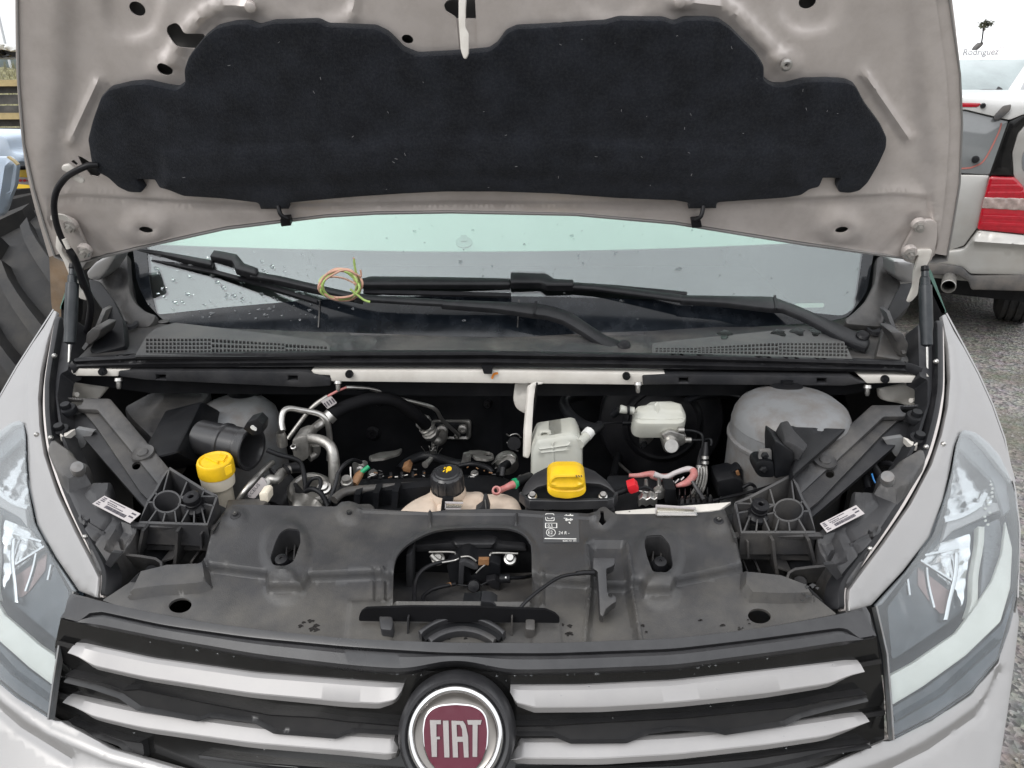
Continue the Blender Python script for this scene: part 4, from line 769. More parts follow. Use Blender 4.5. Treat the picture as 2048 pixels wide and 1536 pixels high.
# ---- battery leads, terminal, fuse strip
bt=empty('battery',at(1300,990,1.08),parent=van)
BT=S((1250,975,1.12),(1400,985,1.12),(1300,1030,1.02))
sheet('case',rp([(1215,950),(1320,948),(1350,975),(1365,1040),(1210,1040)],5),S((1250,950,1.13),(1400,960,1.13),(1300,1030,1.04)),MT['blk'],bt,th=.12,bev=3)
sheet('terminal_cover',rp([(1330,976),(1352,978),(1352,1010),(1330,1008)],2),S.y(1.06),MT['blk'],bt,th=.03,bev=2)
tube('conduit',[(1222,990,1.06),(1240,984,1.065),(1258,978,1.07)],7,MT['blk'],bt,corr=.18)
sheet('red_clip',rp([(1254,974),(1270,968,),(1278,976),(1277,984),(1262,989),(1257,984)],2),S.y(1.055),MT['redc'],bt,th=.018,bev=2)
tube('lead',[(1276,978,1.07),(1290,974,1.075),(1304,980,1.075)],3,MT['blk'],bt); tube('lead',[(1278,982,1.07),(1300,986,1.07)],2.4,MT['steel'],bt)
sheet('terminal_clamp',rp([(1276,988),(1286,982),(1296,984),(1306,981),(1316,988),(1315,996),(1278,997)],2),S((1280,985,1.06),(1315,985,1.06),(1300,1000,1.04)),MT['steel'],bt,th=.012,bev=2,step=4,rel=[('f',lambda x,y:.002*np.sin(x/2.4))])
sheet('terminal_clamp',rp([(1306,976),(1316,968),(1330,970),(1334,978),(1322,983),(1310,984)],2),S((1306,970,1.09),(1334,970,1.09),(1320,985,1.06)),MT['steel'],bt,th=.012,bev=2)
for x,y in((1292,965),(1318,962)): tube('terminal_stud',[(x,y+8,1.08),(x,y,1.08),(x,y-6,1.08)],[4.5,4,3],MT['steel'],bt,smooth=False)
tube('red_lead',[(1258,951,1.12),(1276,951,1.12),(1298,948,1.12),(1306,950,1.12),(1322,955,1.12),(1345,952,1.12)],[4,5,6,9,8,6],MT['pinkr'],bt)
tube('taped_lead',[(1308,948,1.115),(1330,955,1.115),(1352,945,1.115),(1375,938,1.115),(1388,940,1.11)],[6,6,5,6,5],MT['lab'],bt)
tube('red_lead',[(1386,940,1.11),(1388,950,1.10),(1376,964,1.09),(1360,970,1.085),(1352,972,1.085)],[7,8,8,5,3],MT['pinkr'],bt)
for k in range(5): tube('lead_tape',[(1338+6*k,972-5*k*.6,1.09),(1348+5*k,962-2*k,1.092)],1.6,MT['blk' if k%2 else 'lab'],bt,smooth=False)
tube('grey_lead',[(1384,962,1.07),(1395,980,1.06),(1408,1000,1.04)],[3,5,4],MT['plastd'],bt)
fz=empty('fuse_box',at(1390,1000,1.05),parent=van)
FZ=S((1355,1000,1.06),(1440,1000,1.06),(1400,1010,1.03))
sheet('strip',rp([(1355,998),(1420,993),(1438,1000),(1434,1008),(1358,1010)],2),FZ,MT['blk'],fz,th=.03,bev=1.5)
for k in range(6):
    sheet('fuse',rp([(1361+11.2*k,1003-.7*k),(1368+11.2*k,1002.5-.7*k),(1368+11.2*k,1007-.7*k),(1361+11.2*k,1007.5-.7*k)],1),FZ,MT['plastd'],fz,lift=.006,th=.006)
    wall('fuse_blade',[(1363+11.2*k,1005-.7*k),(1366+11.2*k,1004-.7*k)],FZ,MT['steel'],fz,w=2,lift=.0085,ext=(0,0,-.004))
    wall('fuse_wall',[(1359+11.2*k,995-.7*k),(1359+11.2*k,1008-.7*k)],FZ,MT['blk'],fz,w=2,lift=.014,ext=(0,0,-.014))
sheet('relay',rp([(1434,962),(1468,955),(1486,962),(1488,985),(1470,996),(1436,994)],3),S.y(1.12),MT['blk'],fz,th=.05,bev=3)
sheet('relay_lid',rp([(1462,945),(1476,936),(1484,938),(1486,962),(1466,962)],2),S.y(1.14),MT['blk'],fz,th=.02,bev=2); sheet('brown_pin',rp([(1472,945),(1478,942),(1480,950),(1474,952)],1),S.y(1.135),MT['brown'],fz,th=.006)
tube('loom',[(1425,1002,1.03),(1460,993,1.04),(1500,984,1.06),(1540,972,1.08),(1560,965,1.09)],3,MT['blk'],fz); tube('loom',[(1440,998,1.03),(1480,990,1.045),(1530,978,1.07)],2,MT['rubber'],fz)
tube('loom',[(1486,975,1.1),(1500,968,1.1),(1510,975,1.1),(1508,990,1.09)],3.5,MT['blk'],fz)
# control unit carrier in front of the tower
cu=empty('control_unit_carrier',at(1620,880,1.15),parent=van)
CU=S((1580,855,1.10),(1680,858,1.12),(1600,940,1.01))
sheet('tray',rp([(1574,852),(1585,849),(1592,852),(1694,856),(1588,950),(1584,940),(1596,900)],4),CU,MT['blk'],cu,step=14,th=.01,bev=4,rel=[('t',1600,872,14,7,.4,-.004),('t',1640,862,14,7,.4,-.004)])
sheet('rail',rp([(1550,862),(1566,858),(1580,880),(1606,908),(1598,922),(1586,912),(1560,900)],4),CU,MT['plast'],cu,lift=.02,th=.03,bev=4)
sheet('front',rp([(1550,880),(1588,905),(1584,950),(1550,958),(1548,900)],4),S.y(1.03),MT['blk'],cu,th=.05,bev=3)
sheet('tab',rp([(1520,900),(1544,900),(1544,925),(1517,928)],4),S.y(1.038),MT['tower'],cu,th=.004,bev=2); sheet('lug',rp([(1510,930),(1518,923),(1548,922),(1550,957),(1520,956),(1510,945)],9),S.y(1.03),MT['blk'],cu,th=.03,bev=4)
for x,y in((1530,912),(1527,940)): lathepx('bolt',x,y,1.025,(0,-1,.1),[(0,5),(4,5),(5,3),(8,1),(8,-3)],MT['blk'],cu,seg=6)
for L,r in(([(1735,905,1.13),(1746,930,1.10),(1760,955,1.07),(1758,985,1.04)],8),([(1752,930,1.12),(1778,928,1.10),(1790,940,1.08),(1775,958,1.06),(1755,968,1.05)],7),([(1715,915,1.12),(1728,945,1.10),(1738,980,1.06)],8)): tube('conduit',L,r,MT['blk'],cu,corr=.15)
tube('blue_wire',[(1744,948,1.06),(1747,958,1.05),(1751,966,1.045)],1.6,mat('blue_wire',(.02,.16,.42),.4),cu)

for x,y,r in((746,866,14),(757,806,6),(975,808,8)): lathepx('grommet',x,y,1.425,(0,-1,.1),[(r,-4),(r,3),(r*.7,7),(r*.4,7),(r*.3,3),(0,3)],MT['rubber'],bay,seg=22)
tube('spring_clamp',[(1013,868,1.41),(1019,872,1.40),(1024,869,1.40),(1034,868,1.40),(1042,876,1.40)],1.4,MT['steel'],bay); tube('spring_clamp',[(1014,884,1.405),(1022,896,1.40),(1036,902,1.40)],1.6,MT['steel'],bay)
tube('hose_stub',[(1030,885,1.42),(1028,887,1.38)],14,MT['rubber'],bay,smooth=False)
# ================================================================ FRONT OF THE BAY (right side built, left side mirrored)
def rootpair(n,loc): return empty(n,loc,parent=van),empty(n,(-loc[0],loc[1],loc[2]),parent=van)
def pair(o,Rp,Lp): mirror(o,Lp); return o
# ---- front carrier: diagonal arm and ribbed corner box
Rp,Lp=rootpair('headlight_bracket',at(1600,1000,1.0))
AR=S((1734,811,1.20),(1846,830,1.185),(1601,986,1.0))
pp=[]
pp.append(sheet('arm',rp([(1586,952),(1744,809),(1799,809),(1856,806),(1856,842),(1813,833),(1768,833),(1601,988)],4),AR,MT['plastd'],Rp,th=.006,step=9,bev=3,rel=[('t',1650,921,27,14,.5,-.003),('t',1650,921,13,6,.5,.003)],holes=[rp([(1800,812),(1850,810),(1850,826),(1806,824)],5)]))
AC=S((1768,832,1.195),(1810,838,1.185),(1618,1003,.985))
pp.append(sheet('arm',rp([(1601,987),(1768,832),(1812,833),(1795,841),(1765,868),(1640,1000),(1617,1018)],2),AC,MT['plastd'],Rp,th=.004,step=10,holes=[el(1660,948,9,8)]))
AS=S((1795,841,1.185),(1856,850,1.185),(1621,1034,.965),(1765,868,1.16))
pp.append(sheet('arm',rp([(1795,840),(1856,841),(1856,860),(1798,884),(1690,978),(1622,1036),(1614,1016),(1640,1000),(1765,867)],2),AS,MT['plast'],Rp,th=.01,step=14))
pp.append(lathe('boss',AR.at((1650,921))[0],AR.n((1650,921))[0],[(27*.00068,-.002),(.0175,.0015),(.015,.0005),(.009,.0003),(.008,.0022),(.004,.0026),(0,.002)],MT['plastd'],Rp,seg=30))
for x,y,Y in((1832,832,1.17),(1838,876,1.12)):
    pp.append(lathepx('bolt',x,y,Y,(0,-.25,1),[(0,12),(9,12),(10,9),(10,3),(17,2),(19,-2),(19,-10)],MT['blk'],Rp,seg=18))
pp.append(sheet('plate',rp([(1806,874),(1836,884),(1834,890),(1822,890)],2),S((1806,874,1.13),(1836,884,1.11),(1822,892,1.1)),MT['white'],Rp,th=.01))
pp.append(sheet('plate',rp([(1768,880),(1806,874),(1822,890),(1812,920),(1790,912)],2),S.y(1.13),MT['tower'],Rp,th=.01))
LT=S((1471,1005,.965),(1632,1066,.935),(1580,952,1.015))
E1=(0,.0,-.035)
W=lambda L,w=4,e=E1,lift=0,m='plastd': pp.append(wall('rib',L,LT,MT[m],Rp,w=w,ext=e,lift=lift))
ring=[(1471,1006),(1500,994),(1582,951),(1594,970),(1606,1000),(1618,1019),(1631,1064),(1483,1064),(1471,1006)]
W(ring,5); W(el(1577,1020,29,22)+[(1606,1020)],3.5)
for L in([(1473,1006),(1548,1009)],[(1540,978),(1549,1010)],[(1582,952),(1588,998)],[(1496,1022),(1474,1026)],[(1500,1032),(1488,1062)],[(1515,1038),(1512,1064)],[(1528,1036),(1540,1064)],[(1535,1028),(1552,1024)],[(1558,1036),(1550,1064)],[(1577,1042),(1580,1064)],[(1596,1036),(1612,1064)],[(1606,1022),(1620,1022)],[(1500,994),(1504,1008)],[(1548,1010),(1534,1016)],[(1606,1000),(1600,1008)]): W(L,3)
pp.append(sheet('floor',rp(ring[:-1],2),LT,MT['blk'],Rp,lift=-.036,th=.002))
s=mpp(1515,1020,.955); c=at(1515,1026,.958)
pp.append(lathe('rubber_buffer',c,(.05,-.35,1),[(24*s,-8*s),(23*s,-2*s),(17*s,2*s),(15*s,6*s),(17*s,8*s),(17*s,13*s),(13*s,15*s),(17*s,17*s),(17*s,27*s),(15*s,29*s),(7*s,29.5*s),(5*s,28*s),(5*s,10*s)],MT['rubber'],Rp,seg=30))
LW=S((1468,1071,.930),(1645,1072,.930),(1550,1055,.945))
pp.append(sheet('shelf_lip',rp([(1466,1064),(1640,1064),(1648,1073),(1468,1074)],1),LW,MT['plastd'],Rp,th=.006))
FB=S.y(.915)
pp.append(sheet('lower_box',rp([(1468,1074),(1646,1074),(1636,1135),(1610,1170),(1560,1162),(1500,1160),(1484,1150)],2),S.y(.965),MT['plast'],Rp,th=.004))
for L,w_ in(([(1546,1081),(1550,1120),(1556,1154)],6),([(1618,1081),(1626,1110),(1632,1134)],6),([(1496,1085),(1497,1116)],4),([(1471,1076),(1481,1133)],5),([(1495,1142),(1497,1155)],3),([(1519,1142),(1522,1156)],4)): pp.append(wall('rib',L,FB,MT['plastd'],Rp,w=w_,ext=(0,.05,0)))
pp.append(sheet('cross_bar',rp([(1478,1108),(1618,1112),(1620,1121),(1482,1118)],1),S.y(.94),MT['plastd'],Rp,th=.02))
pp.append(wall('rib',[(1556,1136),(1584,1146)],FB,MT['plastd'],Rp,w=3,ext=(0,.05,0)))
# corner pocket in front of it
CPK=S((1580,1140,.90),(1690,1150,.875),(1620,1200,.85))
pp.append(sheet('corner_pocket',rp([(1572,1152),(1584,1140),(1604,1134),(1646,1132),(1664,1130),(1690,1166),(1690,1222),(1668,1226),(1612,1178),(1575,1160)],5),S.y(.93),MT['blk'],Rp,th=.02))
pp.append(wall('pocket_rim',[(1574,1158),(1578,1145),(1590,1138),(1620,1134),(1655,1131),(1668,1146),(1690,1166)],CPK,MT['plastd'],Rp,w=5,ext=(0,.02,-.04)))
pp.append(sheet('pocket_wall',rp([(1612,1172),(1668,1224),(1644,1232),(1606,1186)],2),S.y(.845),MT['plast'],Rp,th=.006))
pp.append(sheet('pocket_wall',rp([(1648,1130),(1670,1128),(1692,1164),(1682,1170)],2),S.y(.86),MT['plast'],Rp,th=.006))
pp.append(tube('boss',[(1600,1165,.90),(1602,1160,.92)],13,MT['plast'],Rp,smooth=False))
for o in pp: mirror(o,Lp)
# ---- headlamps: housing in the bay, chamber, reflectors and lens
Rh,Lh=rootpair('headlight',at(1850,1150,.95)); hh=[]
HS=S((1703,986,1.01),(1800,990,1.0),(1690,1150,.865))
hh.append(sheet('housing',rp([(1703,986),(1748,984),(1752,962),(1784,950),(1800,922),(1838,900),(1850,930),(1815,985),(1770,1050),(1700,1165),(1688,1170),(1664,1130),(1640,1108),(1632,1080),(1640,1058),(1700,1020)],8),HS,MT['plastd'],Rh,step=8,bev=7,th=.09,
 rel=[('p',[(1703,986),(1745,990),(1752,1010),(1728,1030),(1700,1020)],6,.008),('p',[(1750,960),(1850,900),(1850,960),(1790,1000),(1752,985)],6,.016),('r',[(1700,1090),(1760,1060)],4,.004),('r',[(1668,1095),(1655,1120)],5,-.005),('r',[(1738,1065),(1748,1080)],4,-.006),('r',[(1692,1060),(1725,1120)],6,-.003),('p',[(1640,1080),(1668,1070),(1690,1120),(1664,1130)],6,-.008)]))
hh.append(lathepx('adjuster',1775,955,1.0,(-.3,-.5,.7),[(13,-20),(14,-2),(12,6),(0,8)],MT['tower'],Rh,seg=20))
FS=S((1891,628,1.36),(1874,750,1.25),(1861,852,1.15),(1833,931,1.07),(1792,1006,.995),(1741,1092,.915),(1700,1165,.865),(1984,809,1.24),(2010,877,1.16),(2030,960,1.06),(2036,1060,.985),(2031,1194,.90),(1995,1318,.835),(1862,1438,.775),(1779,1479,.757),(1744,1212,.83),(1769,1330,.79),(1900,1000,1.02),(1880,1200,.87),(1950,700,1.31),deg=2)
lens=[(1922,860),(1948,866),(1976,888),(1998,914),(2016,950),(2029,989),(2037,1058),(2037,1130),(2032,1194),(2020,1250),(1996,1318),(1942,1384),(1864,1437),(1780,1479),(1775,1404),(1767,1308),(1746,1212),(1810,1143),(1862,1075),(1889,1000),(1903,941),(1911,890)]
cx,cy=np.mean(lens,0)
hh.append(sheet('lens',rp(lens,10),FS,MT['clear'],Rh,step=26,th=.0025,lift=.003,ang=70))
hh.append(sheet('chamber',rp(lens,10),FS.deep(1.055),MT['lampd'],Rh,step=26,lift=0,th=.004,rel=[('p',[(1930,900),(1990,920),(2000,1030),(1900,1060),(1890,980)],20,-.01)]))
hh.append(sheet('dark_zone',rp([(1775,1215),(1822,1150),(1880,1065),(1905,1040),(1975,1030),(1992,1075),(1975,1150),(1940,1210),(1890,1250),(1800,1310),(1784,1320)],8),FS.deep(1.03),MT['lampd'],Rh,step=20,lift=0,th=.003))
hh.append(sheet('light_band',rp([(1779,1352),(1827,1326),(1913,1265),(1951,1213),(1985,1160),(2004,1105),(2012,1040),(2026,1096),(2022,1174),(2002,1243),(1933,1311),(1848,1373),(1784,1412)],5),FS.deep(1.006),MT['cream'],Rh,step=20,lift=0,th=.004,bev=4))
hh.append(sheet('lower_skirt',rp([(1783,1416),(1848,1378),(1933,1316),(2004,1248),(2028,1180),(2028,1196),(1994,1316),(1940,1380),(1862,1433),(1784,1473)],4),FS.deep(1.012),MT['lampd'],Rh,step=20,lift=0,th=.004,rel=[('r',[(1786,1440),(1880,1385),(1990,1285)],8,.005)]))
hh.append(sheet('upper_cover',rp([(1924,866),(1990,912),(2012,960),(2022,1020),(2008,1030),(1985,960),(1920,895),(1900,960),(1880,1020),(1815,1146),(1765,1210),(1752,1212),(1812,1146),(1862,1078),(1893,998),(1908,930)],5),FS.deep(1.010),MT['lampg'],Rh,step=20,lift=0,th=.004,bev=3))
def bowl(n,x,y,Y,rx,ry,depth,axis,m='chrome'):
    s=mpp(x,y,Y); return lathe(n,at(x,y,Y),axis,[(rx*s*1.04,0),(rx*s,-1*s)]+[(rx*s*math.sqrt(1-q),-depth*q) for q in(.1,.2,.35,.5,.65,.8,.92)]+[(rx*s*.2,-depth*.97),(rx*s*.18,-depth*.6),(0,-depth*.55)],MT[m],Rh,seg=32)
fac=('f',lambda x,y:-.005*np.clip(1-((x-np.mean(x))/55)**2-((y-np.mean(y))/75)**2,0,1)+.0022*np.abs(np.sin((x*.5+y)/9.))+.0016*np.abs(np.sin((x-y*.3)/13.)))
hh.append(sheet('reflector',rp([(1914,902),(1950,890),(1984,906),(2003,955),(2004,1000),(1975,1012),(1900,1036),(1884,1046),(1900,985)],8),FS.deep(1.026),MT['lampc'],Rh,step=4,th=.003,rel=[fac]))
hh.append(sheet('reflector',rp([(1843,1122),(1880,1086),(1938,1068),(1940,1110),(1922,1215),(1912,1180)],4),FS.deep(1.024),MT['lampc'],Rh,step=4,th=.003,rel=[fac]))
hh.append(sheet('reflector',rp([(1836,1132),(1905,1188),(1890,1235),(1868,1215),(1836,1170)],4),FS.deep(1.028),MT['lampr'],Rh,step=8,th=.003))
hh.append(sheet('bezel',rp([(1884,1084),(1896,1040),(1986,1004),(2004,1004),(2006,1020),(1990,1024),(1906,1062)],4),FS.deep(1.016),MT['satsil'],Rh,step=10,th=.004,bev=3))
hh.append(sheet('bezel',rp([(1968,1050),(2000,1035),(2006,1080),(1996,1140),(1975,1180),(1960,1200),(1966,1120)],5),FS.deep(1.02),MT['lampg'],Rh,step=12,th=.004,bev=3))
hh.append(sheet('light_guide',stroke(spl([(1890,1040),(1925,1030),(1958,1010),(1972,985)],5),9),FS.deep(1.012),MT['chrome'],Rh,lift=0,th=.006))
hh.append(sheet('light_guide',stroke(spl([(1964,1052),(1962,1090),(1952,1150),(1950,1200),(1940,1236)],5),13),FS.deep(1.013),MT['cream'],Rh,lift=0,th=.01,bev=3))
hh.append(sheet('light_guide',stroke(spl([(1915,1105),(1912,1150),(1900,1200),(1892,1240)],5),9),FS.deep(1.016),MT['chrome'],Rh,lift=0,th=.01,bev=2))
for L in([(1842,1120),(1912,1165)],[(1850,1110),(1918,1095)]): hh.append(sheet('chrome_edge',stroke(L,4),FS.deep(1.018),MT['chrome'],Rh,lift=0,th=.004))
hh.append(sheet('chrome_edge',stroke([(1816,1158),(1820,1190)],4),FS,MT['chrome'],Rh,lift=0,th=.004)); hh.append(sheet('chrome_edge',stroke(spl([(1854,1135),(1858,1170),(1869,1215)],4),4),FS,MT['chrome'],Rh,lift=0,th=.004))
for k in range(14):
    x=1990-1.5*k+rng.normal(0,3); y=945+8*k; hh.append(sheet('lens_pip',el(x,y,3,2.4,0,8),FS.deep(1.013),MT['cream'],Rh,lift=0,th=.001))
rim=lens[12:]+[lens[0]]
hh.append(wall('lens_rim',[(1781,1479),(1776,1404),(1768,1308),(1757,1260),(1746,1213)],FS,MT['tower'],Rh,w=3.5,lift=.006,ext=(0,.01,-.01)))
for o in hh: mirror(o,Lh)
# barcode labels: each side its own print
def barcode(P,par,surf):
    P=[np.array(p,float) for p in P]; f=lambda u,v:tuple((1-v)*((1-u)*P[0]+u*P[1])+v*((1-u)*P[3]+u*P[2]))
    lb=sheet('label',P,surf,MT['lab'],par,lift=.010,th=.0006); q=[]
    def r_(u0,v0,u1,v1): q.append(sheet('label_print',[f(u0,v0),f(u1,v0),f(u1,v1),f(u0,v1)],surf,MT['ink'],lb,lift=.0104,th=.0003))
    u=.26
    while u<.80:
        w_=rng.choice([.006,.01,.016]); r_(u,.60,u+w_,.86); u+=w_+rng.choice([.006,.009])
    for v,a,b in((.12,.2,.62),(.30,.2,.45),(.44,.24,.66)):
        u=a
        while u<b: w_=rng.uniform(.015,.05); r_(u,v,min(u+w_,b),v+.07); u+=w_+.012
    for v in(.12,.26,.40,.62,.78): r_(.04,v,.12+rng.uniform(-.02,.04),v+.08)
    for v in(.2,.5): r_(.84,v,.95,v+.12)
    o=join(q,'label_print',lb); return lb
MIRHS=S((400,0,1),(0,400,1),(400,400,1))
m3=lambda px,py:HS.at((px,py))[0]*np.array([-1,1,1])
q3=[m3(1703,986),m3(1800,990),m3(1690,1150)]; HSL=S(*[(proj(p)[0],proj(p)[1],p[1]) for p in q3])
barcode([(1638,1057),(1710,1020),(1727,1037),(1652,1075)],Rh,HS); barcode([(212,1001),(284,1037),(263,1056),(188,1017)],Lh,HSL)
# ---- wings (fenders) with seal and folded lip
Rf,Lf=rootpair('wing',at(1900,760,1.25)); ff=[]
ff.append(sheet('panel',rp([(1884,630),(1893,626),(1910,662),(1931,696),(1958,747),(1986,809),(2010,877),(2034,965),(2022,962),(1992,926),(1970,896),(1946,872),(1922,866),(1910,892),(1901,941),(1887,1000),(1860,1074),(1808,1142),(1744,1211),(1700,1224),(1699,1180),(1713,1160),(1767,1088),(1822,1008),(1864,928),(1884,868),(1896,812),(1900,757),(1896,690)],3),FS,MT['paint'],Rf,step=14,th=.004,bev=4,rel=[('r',[(1910,700),(1920,780),(1908,850),(1880,940)],16,.003)]))
ff.append(sheet('side',stroke([(1893,626),(1931,696),(1958,747),(1986,809),(2010,877),(2031,980),(2040,1060),(2036,1195)],3),FS,MT['paint'],Rf,ext=(.03,0,-.45),step=None))
li=[(1886,640),(1888,757),(1884,812),(1873,866),(1853,926),(1812,1004),(1757,1086),(1704,1158),(1692,1182),(1692,1222)]
ff.append(sheet('folded_lip',stroke(spl(li,5),9),FS,MT['inner'],Rf,lift=-.003,th=.004,bev=2))
ff.append(sheet('wing_seal',stroke(spl([(1880,640),(1881,757),(1877,800),(1866,854),(1845,920),(1803,1000),(1749,1083),(1697,1150),(1684,1180),(1684,1218)],5),13),FS,MT['rubber'],Rf,lift=.001,th=.02,bev=4))
ff.append(sheet('inner_ledge',rp([(1846,640),(1876,640),(1876,757),(1870,800),(1850,870),(1810,960),(1800,950),(1840,880),(1856,830),(1866,800),(1866,752),(1850,745)],4),FS,MT['plast'],Rf,lift=-.012,th=.03,step=20))
for x,y in((1873,722),(1853,893),(1741,1097),(1888,887)): ff.append(lathepx('clip',x,y,FS.Y(x,y)-.004,FS.n((x,y))[0],[(0,4),(3,3),(5,0),(5,-4)],MT['steel'],Rf,seg=12))
ff.append(sheet('foam_block',rp([(1866,646),(1884,642),(1894,700),(1880,720),(1864,690)],5),FS,MT['plastd'],Rf,lift=-.02,th=.03,bev=3))
ff.append(sheet('glass_quarter',rp([(1856,532),(1864,545),(1893,624),(1884,628),(1864,585)],2),S.y(1.5),MT['greenglass'],Rf,th=.006))
for o in ff: mirror(o,Lf)
for sx in(1,):
    o=sheet('body_side',[(1850,545),(1862,560),(1890,620),(1890,640),(1870,700),(1855,640)],S.y(1.5),MT['blk'],van,th=.02); mirror(o,van)
# ---- black front panel over the slam panel
SH=S((478,1043,.955),(1433,1057,.955),(930,1270,.775))
fp=empty('front_panel',SH.at((930,1150))[0],parent=van)
cut=spl([(788,1218),(788,1180),(793,1140),(805,1118),(830,1098),(868,1081),(905,1075),(947,1073),(990,1073),(1022,1076),(1045,1085),(1058,1100),(1063,1120),(1064,1218)],4)
fo=[(458,1030),(470,1021),(676,1026),(684,1017),(700,1015),(718,1020),(728,1029),(860,1037),(900,1031),(1000,1030),(1190,1041),(1200,1031),(1210,1030),(1222,1040),(1345,1040),(1420,1036),(1446,1030),(1456,1050),(1468,1073),(1481,1133),(1486,1148),(1500,1154),(1560,1158),(1611,1176),(1674,1229),(1519,1262),(1347,1283),(1100,1292),(889,1291),(699,1284),(560,1270),(411,1251),(284,1227),(204,1200),(284,1150),(338,1136),(400,1134),(412,1126),(430,1075)]
up=[(440,1000),(1440,1000),(1470,1080),(1484,1140),(1400,1160),(1350,1170),(1340,1190),(1290,1190),(1280,1172),(1170,1172),(1064,1165),(1064,1230),(1012,1240),(790,1240),(787,1165),(760,1155),(620,1160),(607,1185),(540,1185),(535,1155),(420,1140),(412,1126)]
slots=[rp([(579,1073),(603,1075),(606,1099),(592,1140),(575,1149),(551,1147),(545,1133),(555,1102),(565,1082)],6),rp([(1290,1088),(1320,1086),(1337,1106),(1344,1150),(1327,1164),(1303,1159),(1292,1130),(1286,1103)],6)]
rel=[('p',up,6,.013),('p',[(284,1150),(338,1136),(400,1134),(412,1128),(420,1176),(400,1182),(330,1186),(262,1196)],5,.012),('p',[(1486,1150),(1560,1158),(1611,1176),(1625,1200),(1560,1203),(1500,1200),(1484,1180)],5,.012),
 ('p',[(779,1218),(779,1180),(784,1136),(797,1112),(826,1090),(866,1072),(947,1064),(1024,1067),(1052,1080),(1068,1100),(1073,1130),(1073,1218)],5,.005),
 ('t',575,1110,46,56,.25,.004),('t',1315,1125,46,56,.25,.004),('t',568,1180,34,26,.4,.004),('t',1322,1188,34,26,.4,.004),
 ('r',[(862,1040),(862,1062)],4,.006),('r',[(1033,1045),(1033,1060)],4,.006),('r',[(722,1036),(862,1040),(1033,1042),(1190,1050)],3,.003),
 ('t',476,1045,20,16,.4,.003),('t',702,1040,22,18,.4,.004),('t',1204,1046,24,20,.4,.004),('t',1433,1057,22,18,.4,.003),
 ('r',[(750,1150),(750,1200)],5,-.003),('r',[(768,1150),(768,1205)],5,.004),('r',[(1085,1160),(1085,1210)],6,.004),('p',[(700,1205),(785,1203),(785,1300),(690,1300)],6,.004),('p',[(1075,1230),(1120,1240),(1125,1300),(1060,1300)],6,.004),
 ('r',[(1176,1100),(1182,1180),(1172,1290)],10,.006),('r',[(1250,1100),(1260,1180),(1280,1290)],10,.006),('p',[(1174,1098),(1250,1098),(1262,1180),(1282,1300),(1168,1300),(1184,1180)],5,-.008),
 ('d',360,1209,34,24,-.003),('d',1519,1231,34,24,-.003),('f',lambda x,y:.0007*np.sin(x/37+y/50)*np.sin(y/29-x/80))]
sheet('moulding',rp(fo,4),SH,MT['shroud'],fp,holes=[cut]+slots+[el(360,1210,23,15,-8),el(1519,1231,23,15,8),rp([(1199,1038),(1206,1038),(1207,1052),(1212,1060),(1204,1066),(1196,1060),(1200,1050)],2)],step=7,th=.004,rel=rel)
for sl_,x in((slots[0],568),(slots[1],1318)):
    c=np.mean(sl_,0); sheet('slot_wall',[tuple(c+(np.array(p)-c)*1.05) for p in sl_],SH,MT['plast'],fp,holes=[[tuple(c+(np.array(p)-c)*.97)for p in sl_]][0:1],ext=(0,.005,-.035),lift=.015)
    sheet('slot_floor',[tuple(c+(np.array(p)-c)*1.2) for p in sl_],SH,MT['plast'],fp,lift=-.034,th=.003)
    for dx in(-7,9): wall('slot_rib',[(c[0]+dx+3,c[1]-34),(c[0]+dx,c[1]+6)],SH,MT['plastd'],fp,w=3,lift=-.012,ext=(0,0,-.02))
    y=1126 if x<900 else 1131; Y=SH.Y(x,y); s=mpp(x,y,Y)
    lathe('rubber_stop',SH.at((x,y+9))[0]+np.array([0,0,.002]),(0,-.35,1),[(22*s,-14*s),(21*s,2*s),(16*s,5*s),(13*s,20*s),(12*s,25*s),(8*s,27*s),(3*s,27*s),(2.6*s,24*s),(0,23*s)],MT['rubber'],fp,seg=26)
for x,y in((476,1046),(702,1043),(1434,1057)):
    p=SH.at((x,y))[0]; n=SH.n((x,y))[0]; s=mpp(x,y,.95)
    lathe('bolt',p+n*.015,n,[(0,8*s),(5*s,8*s),(5.5*s,5*s),(5.5*s,3*s),(10*s,2*s),(11*s,0),(11*s,-4*s)],MT['steel'] if 0 else MT['plast'],fp,seg=6 if 0 else 20)
    lathe('bolt_head',p+n*(.015+3*s),n,[(0,5*s),(4.6*s,5*s),(5*s,3*s),(5*s,0)],MT['alu'],fp,seg=6)
# upper lugs along the rear edge
for L in([(455,998),(520,996),(535,1000),(512,1028),(448,1026)],[(692,1008),(740,1006),(750,1014),(742,1030),(690,1024)],[(520,1016),(690,1022),(690,1032),(520,1028)],[(742,1020),(880,1026),(880,1038),(742,1034)]): sheet('lug',rp(L,3),S((450,1000,1.0),(745,1005,1.0),(600,1030,.965)),MT['plastd'],fp,th=.03,bev=3)
